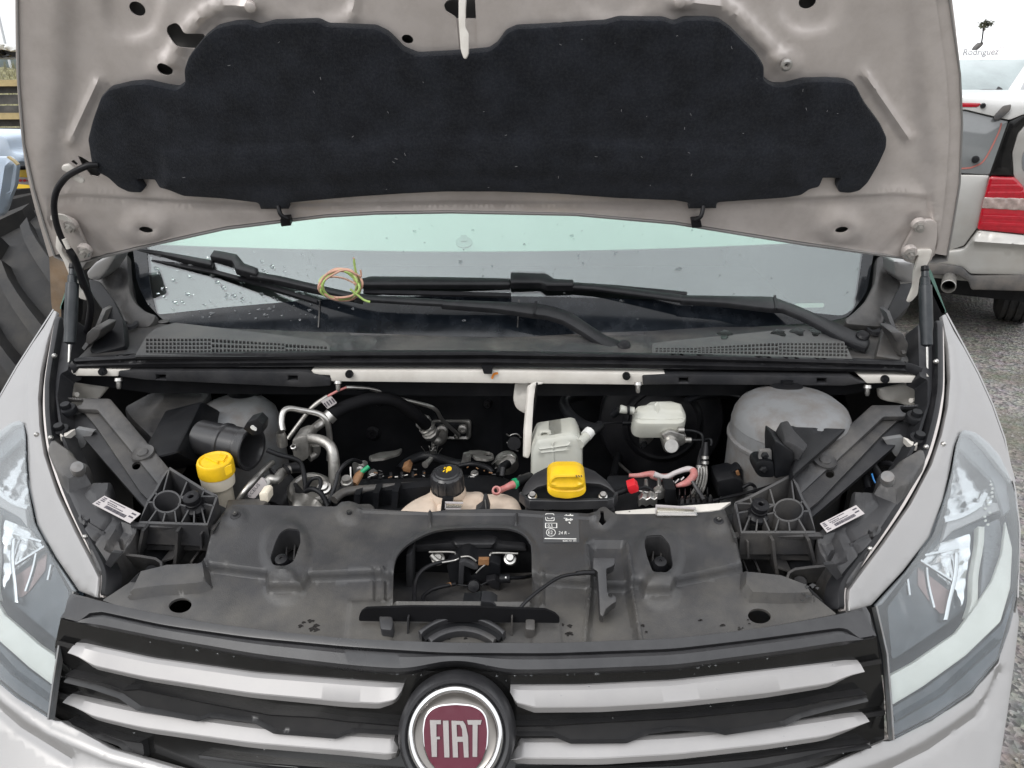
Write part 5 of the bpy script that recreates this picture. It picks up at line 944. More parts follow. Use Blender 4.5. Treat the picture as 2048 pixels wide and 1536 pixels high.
# painted-on print
PR=lambda n,L: sheet(n,L,SH,MT['wht'],fp,lift=.0137,th=.0003)
def outl(n,L,w): 
    L=list(L); c=np.mean(L,0); k=[tuple(c+(np.array(p)-c)*(1-w)) for p in L]; return sheet(n,L,SH,MT['wht'],fp,holes=[k],lift=.0137,th=.0003)
sheet('print_field',rp([(1086,1040),(1156,1040),(1158,1098),(1086,1098)],1),SH,mat('print_ground',(.058,.06,.064),.5),fp,lift=.0134,th=.0003)
outl('printed_mark',rp([(1090,1040),(1108,1040),(1109,1055),(1091,1055)],3),.14); outl('printed_mark',rp([(1094,1044),(1104,1044),(1104,1051),(1095,1051)],1),.22); PR('printed_mark',[(1104,1045),(1107,1047),(1105,1051)])
for L in([(1128,1045),(1146,1044)],[(1127,1049),(1146,1048)],[(1130,1053),(1145,1052)],[(1132,1042),(1133,1055)],[(1140,1041),(1141,1055)],[(1137,1057),(1140,1060)],[(1124,1047),(1128,1047)]): PR('printed_mark',stroke(L,2.2))
outl('printed_mark',[(1090,1059),(1114,1059),(1114,1069),(1090,1069)],.16)
text('printed_text','0,5',SH,(1095,1067.3),(8.5,0),(0,-8.5),MT['wht'],fp,lift=.0137)
outl('printed_mark',el(1101.5,1078,9.5,8,0,28),.12); text('printed_text','E2',SH,(1095.5,1081.5),(10,0),(0,-10),MT['wht'],fp,lift=.0137)
text('printed_text','24 R -',SH,(1116,1082),(9,0),(0,-9),MT['wht'],fp,lift=.0137,font_shear=.15)
PR('printed_mark',stroke([(1089,1090),(1152,1091)],1.6)); text('printed_text','8200 701 001',SH,(1125,1096.5),(5,0),(0,-4.6),MT['wht'],fp,lift=.0137)
# guide wall, slot and round back of the badge
GWL=S.y(.782)
sheet('guide_wall',rp([(718,1232),(722,1224),(732,1217),(821,1214),(960,1215),(1091,1220),(1110,1228),(1119,1237),(1119,1246),(718,1242)],3),GWL,MT['matt'],fp,th=.004)
for x in(821,1025): wall('web',[(x,1216),(x-1,1262)],S.y(.795),MT['plastd'],fp,w=3,ext=(0,-.02,0))
sheet('slot_shade_plate',rp([(836,1240),(1012,1242),(1012,1255),(836,1253)],1),SH,MT['matt'],fp,lift=.012,th=.002)  # black plate painted as the dark inside of the slot
wall('slot_lip',[(836,1237),(1012,1240)],SH,MT['plastd'],fp,w=4,lift=.012,ext=(0,0,-.008))
arc=lambda r,a: [(925+r*math.sin(t),1371-r*math.cos(t)) for t in np.linspace(-a,a,30)]
sheet('badge_back',stroke(arc(124,.74),9),SH,MT['satin'],fp,lift=.016,th=.02,bev=3); sheet('badge_back',stroke(arc(114,.72),11),SH,MT['blk'],fp,lift=.008,th=.01)
sheet('badge_back',stroke(arc(103,.68),12),SH,MT['plastd'],fp,lift=.012,th=.014,bev=3)
for L in([(760,1243),(785,1240),(790,1262),(787,1278),(764,1276)],[(1052,1240),(1070,1240),(1070,1278),(1050,1276)]): sheet('block',rp(L,5),SH,MT['plastd'],fp,lift=.018,th=.03,bev=4)
wp=[]
for k in range(46):
    c=[(rng.uniform(690,760),rng.uniform(1225,1275)),(rng.uniform(1380,1500),rng.uniform(1235,1265)),(rng.uniform(880,980),rng.uniform(1262,1278)),(rng.uniform(600,640),rng.uniform(1240,1262)),(rng.uniform(1595,1640),rng.uniform(1180,1220)),(rng.uniform(1090,1300),rng.uniform(1250,1270))][k%6]; r=rng.uniform(1,4.5)
    wp.append(sheet('wet_mark',[(c[0]+r*(1+.5*math.sin(3*a+k))*math.cos(a)*1.3,c[1]+r*.8*(1+.4*math.cos(2*a+k))*math.sin(a)) for a in np.linspace(0,5.8,11)],SH,MT['gloss'],fp,lift=.0012 if k%6 not in(4,) else .012,th=.0003))
q=join(wp,'wet_marks',fp); q['kind']='stuff'
# release handle and its cable
HD=S((1190,1130,.865),(1230,1130,.865),(1205,1245,.80))
hd=empty('release_handle',HD.at((1205,1180))[0],parent=van)
sheet('grip',rp([(1185,1127),(1228,1127),(1228,1141),(1222,1146),(1211,1150),(1213,1196),(1230,1204),(1231,1215),(1222,1220),(1210,1230),(1204,1246),(1198,1240),(1196,1200),(1193,1155),(1184,1150)],3),HD,MT['plastd'],hd,lift=.022,th=.02,bev=3,holes=[el(1219,1201,4,4)])
tube('sleeve',[(1152,1147,.836),(1170,1145,.836),(1188,1145,.838)],5,MT['rubber'],hd,smooth=False)
tube('cable',[(1156,1147,.835),(1120,1154,.825),(1085,1176,.81),(1055,1200,.795),(1036,1222,.785)],3.6,MT['rubber'],hd)
# ---- bonnet latch in its recess
la=empty('bonnet_latch',at(930,1140,.90),parent=van)
sheet('recess_floor',[(770,1120),(1090,1120),(1090,1250),(770,1250)],S((770,1130,.93),(1090,1130,.93),(930,1230,.80)),MT['plastd'],la,lift=-.02,th=.004,step=12,rel=[('f',lambda x,y:.001*np.sin(x/20)*np.sin(y/14))])
sheet('recess_back',[(780,1062),(1080,1062),(1080,1180),(780,1180)],S.y(.954),MT['blk'],la,th=.004)
sheet('slam_beam',rp([(826,1090),(900,1085),(912,1078),(990,1078),(1000,1088),(1050,1092),(1056,1104),(830,1106)],5),S.y(.945),MT['satin'],la,th=.05,bev=6,step=7,rel=[('p',[(905,1080),(992,1080),(984,1095),(915,1095)],4,.006)])
sheet('post',rp([(812,1110),(824,1105),(824,1212),(812,1212)],2),S.y(.90),MT['plast'],la,th=.03,bev=2)
tube('loop',[(858,1104,.925),(902,1104,.925),(911,1108,.925),(912,1122,.92)],2.2,MT['alu'],la); tube('loop',[(980,1130,.92),(980,1112,.92),(988,1106,.925),(1036,1107,.925)],2.2,MT['alu'],la)
for L in([(858,1104),(908,1104),(911,1122),(860,1122)],[(982,1108),(1036,1108),(1036,1132),(982,1132)]): sheet('plate',rp(L,3),S.y(.935),MT['rubber'],la,th=.004)
lathepx('bolt',1020,1118,.925,(0,-.55,.8),[(0,11),(7,11),(8,8),(8,3),(12,2),(13,0),(13,-3)],MT['steel'],la,seg=18); lathepx('bolt',876,1117,.925,(0,-.55,.8),[(0,8),(7,8),(8,3),(13,1),(14,-3)],MT['alu'],la,seg=16)
LP=S.y(.905)
sheet('claw_plate',rp([(893,1130),(912,1122),(922,1114),(936,1112),(950,1122),(985,1124),(1000,1130),(1002,1168),(975,1172),(960,1165),(900,1168)],3),LP,MT['blk'],la,th=.03,bev=2,holes=[rp([(938,1128),(950,1128),(954,1150),(942,1152)],2)])
sheet('claw',rp([(920,1115),(930,1112),(950,1120),(958,1128),(950,1130),(930,1122),(928,1160),(918,1160)],2),LP,MT['plast'],la,lift=.012,th=.008,bev=1.5)
sheet('rust_tab',rp([(957,1117),(978,1117),(978,1127),(957,1127)],1),LP,MT['brown'],la,lift=.004,th=.008)
tube('spring',[(952,1146,.89),(962,1136,.89),(970,1130,.89)],1.5,MT['steel'],la,smooth=False); tube('spring',[(905,1168,.89),(930,1171,.885),(955,1172,.885),(975,1164,.89)],1.8,MT['blk'],la)
tube('striker_pin',[(922,1114,.90),(938,1113,.9),(952,1122,.9)],2,MT['alu'],la)
lathepx('roller',948,1172,.885,(0,-.8,.5),[(12,-8),(13,2),(11,8),(0,9)],MT['rubber'],la,seg=20)
sheet('lever',rp([(972,1150),(990,1146),(1003,1155),(1000,1168),(984,1164)],3),LP,MT['rubber'],la,lift=.015,th=.012,bev=2)
tube('switch_plug',[(1000,1158,.89),(1020,1157,.89)],9,MT['blk'],la,smooth=False); tube('switch_mark',[(1010,1155,.879),(1013,1155,.879)],2,MT['wht'],la,smooth=False); tube('switch_lead',[(1018,1156,.89),(1045,1155,.9),(1062,1152,.92)],4,MT['blk'],la)
tube('cable',[(905,1122,.91),(885,1124,.905),(868,1128,.9),(848,1138,.89),(834,1155,.875),(829,1180,.855),(829,1216,.82)],4.2,MT['rubber'],la); tube('cable_end',[(884,1125,.9),(908,1121,.905),(918,1117,.905)],2,MT['steel'],la)
tube('cable_end',[(862,1110,.915),(872,1120,.912),(882,1124,.91)],5,MT['alu'],la)
tube('lead',[(910,1168,.885),(885,1173,.875),(862,1180,.865),(848,1192,.85),(848,1203,.835),(862,1211,.82),(890,1213,.815),(925,1211,.815)],4.6,MT['rubber'],la); tube('lead_crimp',[(894,1171,.88),(902,1169,.882)],4.8,MT['brown'],la,smooth=False)
sheet('plug',rp([(925,1206),(945,1206),(962,1202),(966,1214),(925,1215)],2),S.y(.81),MT['blk'],la,th=.02,bev=2); sheet('plug',rp([(962,1202),(982,1204),(994,1212),(990,1217),(960,1216)],2),S.y(.806),MT['plast'],la,th=.02,bev=2)
# ---- washer / oil cap tray with yellow twist cap
tr=empty('filler_tray',at(1135,985,1.0),parent=van)
TRS=S((1040,990,1.0),(1232,992,1.0),(1135,1010,.975))
bowl_=[(1041,988),(1052,968),(1070,948),(1095,936),(1130,931),(1160,933),(1188,944),(1212,962),(1228,980),(1233,990),(1224,1003),(1054,1003)]
sheet('back_rim',rp([(1040,990),(1050,966),(1068,946),(1094,933),(1130,928),(1162,930),(1190,941),(1214,960),(1232,984),(1234,991),(1215,975),(1200,968),(1170,966),(1110,966),(1075,974),(1050,992)],4),S((1040,990,1.0),(1232,992,1.0),(1135,930,1.055)),MT['satin'],tr,th=.006,bev=3)
sheet('dish',rp([(1040,990),(1060,972),(1100,964),(1170,964),(1212,972),(1234,990),(1224,1004),(1054,1004)],5),TRS,MT['blk'],tr,th=.008,bev=2)
sheet('front_lip',stroke([(1040,990),(1052,1001),(1060,1005),(1140,1006),(1216,1004),(1226,1002),(1234,990)],5),TRS,MT['satin'],tr,lift=.006,th=.014,bev=2)
for x,y in((1065,992),(1206,992)): lathepx('bolt',x,y,.995,(0,-.45,1),[(0,8),(6,8),(6.5,6),(6.5,2),(9,1),(10,-2),(10,-8)],MT['steel'],tr,seg=14)
sheet('filler_cap',rp([(1095,966),(1110,958),(1156,958),(1171,966),(1173,986),(1162,995),(1134,1000),(1106,996),(1094,987)],9),S.y(.968),MT['yellow'],tr,th=.05,bev=5,step=6,rel=[('r',[(1096,974),(1112,980),(1134,982),(1156,980),(1171,974)],2.5,-.002)])
sheet('cap_grip',rp([(1096,972),(1099,956),(1112,949),(1156,948),(1168,955),(1172,971),(1152,977),(1116,977)],8),S.y(.962),MT['yellow'],tr,th=.022,bev=5,step=6,rel=[('p',[(1104,966),(1112,957),(1156,957),(1163,966),(1150,972),(1116,972)],3,-.003)])
for x in(1152,1157,1162): wall('cap_notch',[(x,950),(x+2,954)],S.y(.961),MT['ink'],tr,w=1.8,lift=.0006,ext=(0,.0005,0))
for L in([(1052,1008),(1092,1008),(1098,1024),(1050,1026)],[(1190,1006),(1226,1006),(1230,1024),(1186,1026)]): sheet('foot',rp(L,3),S.y(.985),MT['plast'],tr,th=.03,bev=3)
sheet('foot_web',[(1088,1012),(1192,1010),(1192,1030),(1088,1030)],S.y(1.0),MT['blk'],tr,th=.01)
for L in([(1089,1009),(1105,1010),(1104,1019),(1088,1020)],[(1164,1010),(1176,1014),(1166,1019)]): sheet('spring_clip',L,S.y(.983),MT['steel'],tr,th=.004)
# clear plastic covers and white strip on the right
ps=empty('support_strip',at(1340,1025,.98),parent=van)
SP=S((1230,1025,.985),(1460,1005,.985),(1340,1032,.97))
sheet('strip',rp([(1229,1022),(1300,1016),(1430,1006),(1463,1003),(1440,1019),(1340,1030),(1234,1033)],2),SP,MT['white'],ps,th=.004,bev=1.5)
for x,y in((1259,1025),(1412,1013)): lathepx('rivet',x,y,.985,SP.n((x,y))[0],[(0,3),(4,2.5),(6,1),(6,-3)],MT['alu'],ps,seg=16)
sheet('clear_clip',rp([(1312,1014),(1390,1018),(1394,1036),(1312,1036)],2),S((1312,1014,.975),(1392,1018,.975),(1350,1036,.96)),MT['clearp'],ps,lift=.006,th=.01,bev=2)
wall('clip_edge',[(1312,1013),(1390,1018)],S.y(.965),MT['lab'],ps,w=2.5,ext=(0,.004,0)); wall('clip_edge',[(1313,1014),(1312,1036)],S.y(.965),MT['lab'],ps,w=2.5,ext=(0,.004,0)); wall('clip_edge',[(1312,1029),(1392,1031)],S.y(.963),MT['lab'],ps,w=2,ext=(0,.004,0))
cl=empty('tank_clip',at(910,1012,.985),parent=van)
sheet('clip_body',rp([(884,999),(906,998),(906,1004),(892,1006),(890,1024),(881,1024)],1),S.y(.985),MT['blk'],cl,th=.01); sheet('clip_window',rp([(890,1006),(926,1007),(922,1018),(891,1018)],3),S.y(.98),MT['clearp'],cl,th=.008,bev=2)
for L in([(890,1006),(926,1007)],[(891,1018),(922,1018)],[(891,1006),(891,1018)]): wall('clip_edge',L,S.y(.979),MT['lab'],cl,w=2.2,ext=(0,.003,0))
sheet('cable_tie',rp([(950,1022),(964,1012),(966,998),(973,997),(980,1020),(978,1024)],2),S.y(.975),MT['plast'],cl,th=.014,bev=1.5); wall('cable_tie_slot',[(970,1000),(972,1018)],S.y(.974),MT['alu'],cl,w=2,ext=(0,.003,0))
# ---- grille
LIP=S((900,1280,.765),(900,1335,.735),(140,1185,.845),(125,1240,.81),(1738,1212,.835),(1752,1274,.80),(500,1248,.79),(1350,1272,.78),(500,1310,.76),(1350,1335,.75),deg=2)
GR=S((912,1335,.735),(912,1500,.70),(130,1290,.80),(120,1440,.775),(1755,1310,.79),(1765,1470,.765),(500,1330,.755),(1350,1340,.752),(500,1500,.72),(1350,1500,.717),deg=2)
gr=empty('grille',GR.at((912,1420))[0],parent=van)
lip=[(137,1183),(240,1209),(284,1219),(411,1243),(560,1262),(699,1276),(889,1283),(1100,1284),(1347,1275),(1519,1255),(1670,1227),(1738,1210),(1746,1235),(1752,1274),(1711,1283),(1588,1303),(1348,1335),(1150,1343),(1010,1345),(994,1342),(978,1336),(960,1329),(938,1324),(912,1322),(886,1324),(864,1329),(846,1336),(830,1342),(814,1344),(699,1336),(520,1314),(308,1276),(164,1247),(122,1238),(126,1210)]
lt=[(122,1237),(126,1210),(137,1184),(240,1209),(284,1219),(411,1243),(560,1262),(699,1276),(889,1283),(1100,1284),(1347,1275),(1519,1255),(1670,1227),(1738,1210),(1746,1235),(1752,1273)]
lb=[(122,1238),(164,1247),(308,1276),(520,1314),(699,1336),(805,1344),(830,1342),(846,1336),(864,1329),(886,1324),(912,1322),(938,1324),(960,1329),(978,1336),(994,1342),(1015,1345),(1150,1343),(1348,1335),(1588,1303),(1711,1283),(1752,1274)]
gv=[(122,1237.5),(160,1247),(178,1229),(205,1226),(330,1253),(500,1277),(700,1296),(889,1308),(1100,1309),(1348,1300),(1500,1282),(1680,1258),(1700,1263),(1714,1280),(1752,1273.5)]
off=lambda r,d:[(x,y+d) for x,y in r]
lofty('top_lip',[lt,off(mixrow(lt,gv,.12),0),off(mixrow(lt,gv,.8),0),off(mixrow(lt,gv,.985,140),-1.6),off(mixrow(lt,gv,1,140),0),mixrow(gv,lb,.09,140),mixrow(gv,lb,.3),mixrow(gv,lb,.85),lb],LIP.deep(.985),[-.004,.0015,.0018,.0015,-.004,-.001,.001,.0005,-.004],MT['satin'],gr,n=200,xr=(123,1751),back=.03)
face=[(122,1234),(164,1243),(308,1272),(520,1310),(699,1332),(912,1345),(1150,1340),(1348,1331),(1588,1299),(1711,1279),(1752,1270),(1768,1390),(1769,1478),(1650,1530),(1450,1575),(912,1605),(400,1570),(200,1512),(108,1455),(110,1290)]
sheet('face',rp(face,3),GR,MT['gloss'],gr,step=16,th=.02)
def strip(tp,bt,xr,f=.60):
    return lofty('trim_bar',[tp,mixrow(tp,bt,.10),mixrow(tp,bt,f),mixrow(tp,bt,f+.06),mixrow(tp,bt,.93),bt],GR,[.003,.008,.0160,.0160,.0115,.005],MT['satsil'],gr,xr=xr)
strip([(154,1285),(171,1286),(308,1315),(514,1344),(699,1358),(809,1366)],[(154,1296),(171,1304),(205,1332),(308,1356),(514,1390),(699,1409),(763,1412),(795,1400),(804,1388),(809,1368)],(154,809))
strip([(145,1387),(161,1390),(274,1414),(514,1447),(699,1463),(792,1468),(800,1490)],[(145,1398),(171,1411),(205,1435),(308,1462),(514,1493),(699,1509),(780,1518),(796,1513),(800,1500)],(145,800))
strip([(1021,1369),(1163,1368),(1347,1359),(1519,1340),(1690,1320),(1714,1320)],[(1021,1371),(1029,1403),(1067,1420),(1197,1419),(1347,1409),(1519,1390),(1646,1368),(1684,1346),(1714,1334)],(1021,1714))
strip([(1022,1508),(1040,1475),(1163,1475),(1347,1467),(1519,1450),(1690,1426),(1723,1424)],[(1022,1514),(1030,1524),(1060,1527),(1200,1528),(1348,1517),(1519,1496),(1639,1477),(1690,1455),(1723,1436)],(1022,1723))
def slat(up_,lo_): return sheet('slat',rp(up_+lo_[::-1],3),GR,MT['slatm'],gr,step=8,lift=.010,th=.016,rel=[('r',lo_,6,.006),('r',up_,6,.004),('f',lambda x,y:x*0)])
slat([(146,1338),(215,1353),(262,1369),(290,1367),(420,1394),(550,1419),(640,1424),(700,1432),(806,1441)],[(146,1352),(200,1366),(255,1385),(290,1410),(410,1433),(432,1424),(520,1435),(560,1458),(682,1468),(712,1455),(806,1460)])
slat([(1026,1441),(1100,1440),(1230,1432),(1370,1424),(1480,1412),(1580,1402),(1640,1388),(1721,1376)],[(1026,1462),(1104,1462),(1139,1478),(1248,1477),(1290,1458),(1347,1450),(1420,1454),(1440,1460),(1560,1440),(1590,1424),(1640,1410),(1722,1390)])
slat([(142,1436),(215,1455),(262,1471),(296,1476)],[(142,1450),(200,1463),(255,1484),(276,1504),(300,1512)])
slat([(1030,1535),(1347,1522),(1500,1508),(1600,1492),(1727,1475)],[(1030,1560),(1347,1550),(1500,1535),(1590,1516),(1640,1503),(1728,1487)])
slat([(410,1502),(540,1520),(690,1532),(806,1540)],[(410,1510),(540,1530),(690,1545),(806,1555)])
for L in([(120,1280),(154,1288)],[(112,1382),(145,1391)],[(1714,1325),(1757,1317)],[(1723,1428),(1764,1420)]): wall('fin',L,GR,MT['slatm'],gr,w=9,lift=.006,ext=(0,.008,-.006))
bb_=drops(26,lambda:(lambda x:(x,np.interp(x,[300,520,699,912,1150,1348,1588],[1280,1318,1340,1350,1346,1338,1306])))(rng.uniform(300,1588)),GR,[('f',lambda x,y:x*0+.004)],1.2,3); bb_=drops(60,lambda:(rng.uniform(160,1720),rng.uniform(1300,1520)),GR,[('f',lambda x,y:x*0+.018)],.6,1.6,bb_)
o=link('water_drops',*bb_,MT['drop'],gr,80); o['kind']='stuff'
# ---- badge
EN=np.array([0,-math.cos(R(33)),math.sin(R(33))]); s=mpp(912,1470,.69); ec=at(911,1472,.678)
em=empty('badge',ec,parent=van)
lathe('bezel',ec,EN,[(118*s,-40*s),(116*s,-14*s),(113*s,-2*s),(106*s,6*s),(100*s,5*s),(96*s,-2*s),(94*s,-12*s)],MT['satin'],em,seg=72)
lathe('chrome_ring',ec,EN,[(97*s,-8*s),(96.5*s,-1*s),(95*s,3*s),(92.5*s,6.5*s),(89*s,8.5*s),(86*s,8.5*s),(83*s,6.5*s),(81*s,3*s),(80*s,-1*s)],MT['chrome'],em,seg=72,ang=70)
lathe('inner_ring',ec,EN,[(80.5*s,-1*s),(74*s,-3.5*s),(66*s,-4*s),(0,-4*s)],MT['brush'],em,seg=72)
ES=S.pl(ec-EN*2.8*s,EN)
shp=[(912,1405),(945,1408),(964,1417),(974,1432),(978,1460),(976,1495),(966,1522),(950,1542),(912,1549),(874,1542),(857,1522),(847,1495),(845,1460),(849,1432),(860,1417),(879,1408)]
sheet('shield_rim',rp(shp,9),ES,MT['chrome'],em,lift=.003,th=.004,bev=2)
c=np.array([911.5,1478]); sheet('shield',rp([tuple(c+(np.array(p)-c)*.955) for p in shp],8),ES,MT['maroon'],em,lift=.0036,th=.003,step=8,rel=[('f',lambda x,y:.00025*np.sin(x*2.2))])
LT_=dict(F=[(861,1438),(883,1438),(883,1446),(874,1446),(874,1471),(881,1471),(881,1476),(875,1476),(875,1511),(865,1511)],
 I=[(887,1439),(898,1439),(900,1512),(890,1512)],
 A=[(904,1439),(927,1440),(932,1448),(937,1470),(938,1512),(929,1512),(927,1481),(916,1481),(917,1512),(907,1512)],
 T=[(935,1438),(964,1438),(962,1447),(956,1447),(955,1511),(946,1511),(946,1447),(937,1447)])
for k,L in LT_.items():
    sheet('letter',L,ES,MT['lettr'],em,lift=.0058,th=.0025,bev=0,holes=[[(914,1447),(921,1447),(925,1456),(926,1471),(915,1471)]] if k=='A' else [])
# ---- bumper
BU_=S((1780,1490,.752),(1500,1570,.70),(1995,1325,.832),(2020,1450,.80),(1850,1536,.725),(912,1640,.66),(2034,1220,.90),(100,1470,.75),(0,1340,.80),(400,1570,.695),deg=2)
BU=BU_.deep(1.008); bu=empty('bumper',(0,.75,.8),parent=van)
o=sheet('skin',rp([(1768,1482),(1781,1482),(1864,1440),(1942,1388),(1996,1322),(2020,1254),(2033,1198),(2040,1240),(2030,1330),(2016,1430),(1996,1560),(1900,1660),(912,1680),(912,1607),(1450,1577),(1650,1533),(1766,1482)],6),BU,MT['paint'],bu,step=16,th=.01,bev=3,rel=[('r',[(1994,1330),(1975,1385),(1890,1448),(1790,1505),(1650,1552),(1450,1590)],20,.003),('r',[(2000,1345),(1960,1430),(1860,1500),(1740,1560)],16,-.004)])
mirror(o,bu)
# ================================================================ YARD
def ground_mat():
    m=bpy.data.materials.new('wet_gravel_ground'); m.use_nodes=True; t=m.node_tree; N=t.nodes; L=t.links; b=N['Principled BSDF']
    tc=N.new('ShaderNodeTexCoord')
    def noise(s,d=6,r=.6): n=N.new('ShaderNodeTexNoise'); n.inputs['Scale'].default_value=s; n.inputs['Detail'].default_value=d; n.inputs['Roughness'].default_value=r; L.new(tc.outputs['Object'],n.inputs['Vector']); return n
    vo=N.new('ShaderNodeTexVoronoi'); vo.inputs['Scale'].default_value=75; L.new(tc.outputs['Object'],vo.inputs['Vector'])
    r1=N.new('ShaderNodeValToRGB'); r1.color_ramp.elements[0].color=(.055,.053,.05,1); r1.color_ramp.elements[1].color=(.27,.25,.22,1); sp=N.new('ShaderNodeSeparateColor'); L.new(vo.outputs['Color'],sp.inputs[0]); L.new(sp.outputs[0],r1.inputs[0])
    n1=noise(1.3); r2=N.new('ShaderNodeValToRGB'); r2.color_ramp.elements[0].position=.47; r2.color_ramp.elements[1].position=.62; L.new(n1.outputs['Fac'],r2.inputs[0])
    x=N.new('ShaderNodeMix'); x.data_type='RGBA'; L.new(r1.outputs[0],x.inputs['A']); x.inputs['B'].default_value=(.085,.078,.04,1); mu=N.new('ShaderNodeMath'); mu.operation='MULTIPLY'; mu.inputs[1].default_value=.65; L.new(r2.outputs[0],mu.inputs[0]); L.new(mu.outputs[0],x.inputs['Factor'])
    n2=noise(14); x2=N.new('ShaderNodeMix'); x2.data_type='RGBA'; x2.blend_type='MULTIPLY'; x2.inputs['Factor'].default_value=.6; L.new(x.outputs['Result'],x2.inputs['A']); L.new(n2.outputs['Color'],x2.inputs['B'])
    hs=N.new('ShaderNodeHueSaturation'); hs.inputs['Saturation'].default_value=.7; hs.inputs['Value'].default_value=1.5; L.new(x2.outputs['Result'],hs.inputs['Color']); L.new(hs.outputs[0],b.inputs['Base Color'])
    n3=noise(4); mr=N.new('ShaderNodeMapRange'); mr.inputs['To Min'].default_value=.35; mr.inputs['To Max'].default_value=.9; L.new(n3.outputs['Fac'],mr.inputs['Value']); L.new(mr.outputs[0],b.inputs['Roughness'])
    bp=N.new('ShaderNodeBump'); bp.inputs['Strength'].default_value=.8; bp.inputs['Distance'].default_value=.01; L.new(vo.outputs['Distance'],bp.inputs['Height']); L.new(bp.outputs[0],b.inputs['Normal']); return m
g=link('ground',[(-600,-300,0),(600,-300,0),(600,900,0),(-600,900,0)],[(0,1,2,3)],ground_mat(),None); g['kind']='structure'
# loose stones
V=[];Fc=[]
for k in range(2600):
    x,y=rng.uniform(.9,2.6),rng.uniform(.2,4.6); r=rng.uniform(.003,.009); b0=len(V); h=rng.uniform(.5,.9)
    for j in range(6): a=j*1.047+rng.uniform(-.3,.3); q=r*rng.uniform(.7,1.2); V.append((x+q*math.cos(a),y+q*math.sin(a),-.001))
    for j in range(6): a=j*1.047; q=r*.6*rng.uniform(.7,1.2); V.append((x+q*math.cos(a),y+q*math.sin(a),r*h))
    Fc+=[(b0+j,b0+(j+1)%6,b0+6+(j+1)%6,b0+6+j) for j in range(6)]+[tuple(b0+6+j for j in range(6))]
o=link('gravel',V,Fc,mat('gravel_stone',(.24,.23,.215),.7,0,.6,160),None); o['kind']='stuff'
# hill and grassy bank far left
hm=mat('distant_hill',(.11,.135,.135),.9,0,.3,.05); V=[];Fc=[]
n=40
for i in range(n+1):
    a=-80+60*i/n; h=6.5+2.2*math.sin(i*.5)+1.2*math.sin(i*1.3); V+=[(a*2.2-10,150,-1),(a*2.2-10,152,h*.8),(a*2.2-10,175,h*1.2),(a*2.2-10,230,-1)]
for i in range(n):
    for j in range(3): Fc.append((4*i+j,4*i+4+j,4*i+5+j,4*i+1+j))
o=link('hill',V,Fc,hm,None,60); o['kind']='structure'
gm=mat('dry_grass',(.15,.14,.07),.9,0,.5,6,bump=1,bs=30); V=[];Fc=[]
for i in range(31):
    for j in range(7): V.append((-34+i*.95,22+j*1.6,1.9*math.sin(min(1,j/4)*1.57)*(.8+.2*math.sin(i*.9))+.12*math.sin(i*2.1+j*3)))
for i in range(30):
    for j in range(6): a=i*7+j; Fc.append((a,a+7,a+8,a+1))
o=link('grass_bank',V,Fc,gm,None,60); o['kind']='structure'
V=[];Fc=[]
for k in range(5000):
    i,j=rng.uniform(0,28),rng.uniform(0,5.5); x=-34+i*.95; y=22+j*1.6; z=1.9*math.sin(min(1,j/4)*1.57)*(.8+.2*math.sin(i*.9)); h=rng.uniform(.15,.5); b0=len(V); dx,dy=rng.normal(0,.12,2)
    V+=[(x-.015,y,z-.1),(x+.015,y,z-.1),(x+dx,y+dy,z+h)]; Fc.append((b0,b0+1,b0+2))
o=link('grass',V,Fc,gm,None); o['kind']='stuff'
DK=mat('black_boards',(.03,.03,.03),.6,0,.3,10,dust=.2,ds=8); BR=mat('brass_rail',(.42,.33,.17),.45,.3,.1,20); GP=mat('grey_pole',(.5,.52,.53),.6)
# dark boarded trailer
tl=empty('trailer',(-4.6,6.2,0),'black boarded trailer with brass coloured rails behind the big tyre','trailer')
X0,X1=-9.0,float(at(58,200,6.0)[0])
def zat(y,Y): return float(at(10,y,Y)[2])
zs=[zat(166,6.0),zat(232,6.0),zat(300,6.0),zat(370,6.0)]
for k in range(3):
    h=(zs[k]-zs[k+1]); 
    for q in range(3): boxm('board',(X0,6.02+.004*q,zs[k+1]+h*q/3+.006),(X1-.02,6.07,zs[k+1]+h*(q+1)/3-.006),DK,tl)
for z in zs: boxm('rail',(X0,5.96,z-.022),(X1,6.06,z+.022),BR,tl)
boxm('floor_frame',(X0,6.0,.62),(X1,8.0,.80),DK,tl)
for x in(-8.2,-6.9): lathe('wheel',(x,6.3,.42),(0,1,0),[(0,-.12),(.2,-.12),(.25,-.1),(.42,-.1),(.42,.1),(.25,.12),(0,.12)],MT['rubber'],tl)
for x in(X0+.03,X1-.04): boxm('post',(x-.03,6.075,.62),(x+.03,6.12,zs[0]+.02),DK,tl)
for k,x in enumerate((4,14,24,33)):
    p=at(x,60,70.); o=tube3('utility_pole',[(p[0],70+k*3,0),(p[0],70+k*3,p[2]+4+k%2*2)],.10,GP,None,smooth=False); o['label']='thin pale pole standing far off above the hill, '+['farthest out','second one in','third one in','closest to the raised bonnet'][k]; o['category']='pole'; o['group']='distant poles'
bg_=empty('bin_bag_heap',at(8,112,5.9),'black and white plastic sheeting heaped on top of the boarded trailer','plastic sheeting')
for nm,L,m in(('black_sheet',[(-40,100),(10,92),(24,96),(26,114),(-40,118)],MT['gloss']),('white_sheet',[(-40,84),(6,88),(18,92),(26,100),(18,104),(4,99),(-40,102)],MT['wht'])): sheet(nm,rp(L,4),S.y(5.9 if nm[0]=='b' else 5.86),m,bg_,th=.3 if nm[0]=='b' else .1,step=6,bev=4,rel=[('f',lambda x,y:.03*np.sin(x/3)*np.sin(y/4))])
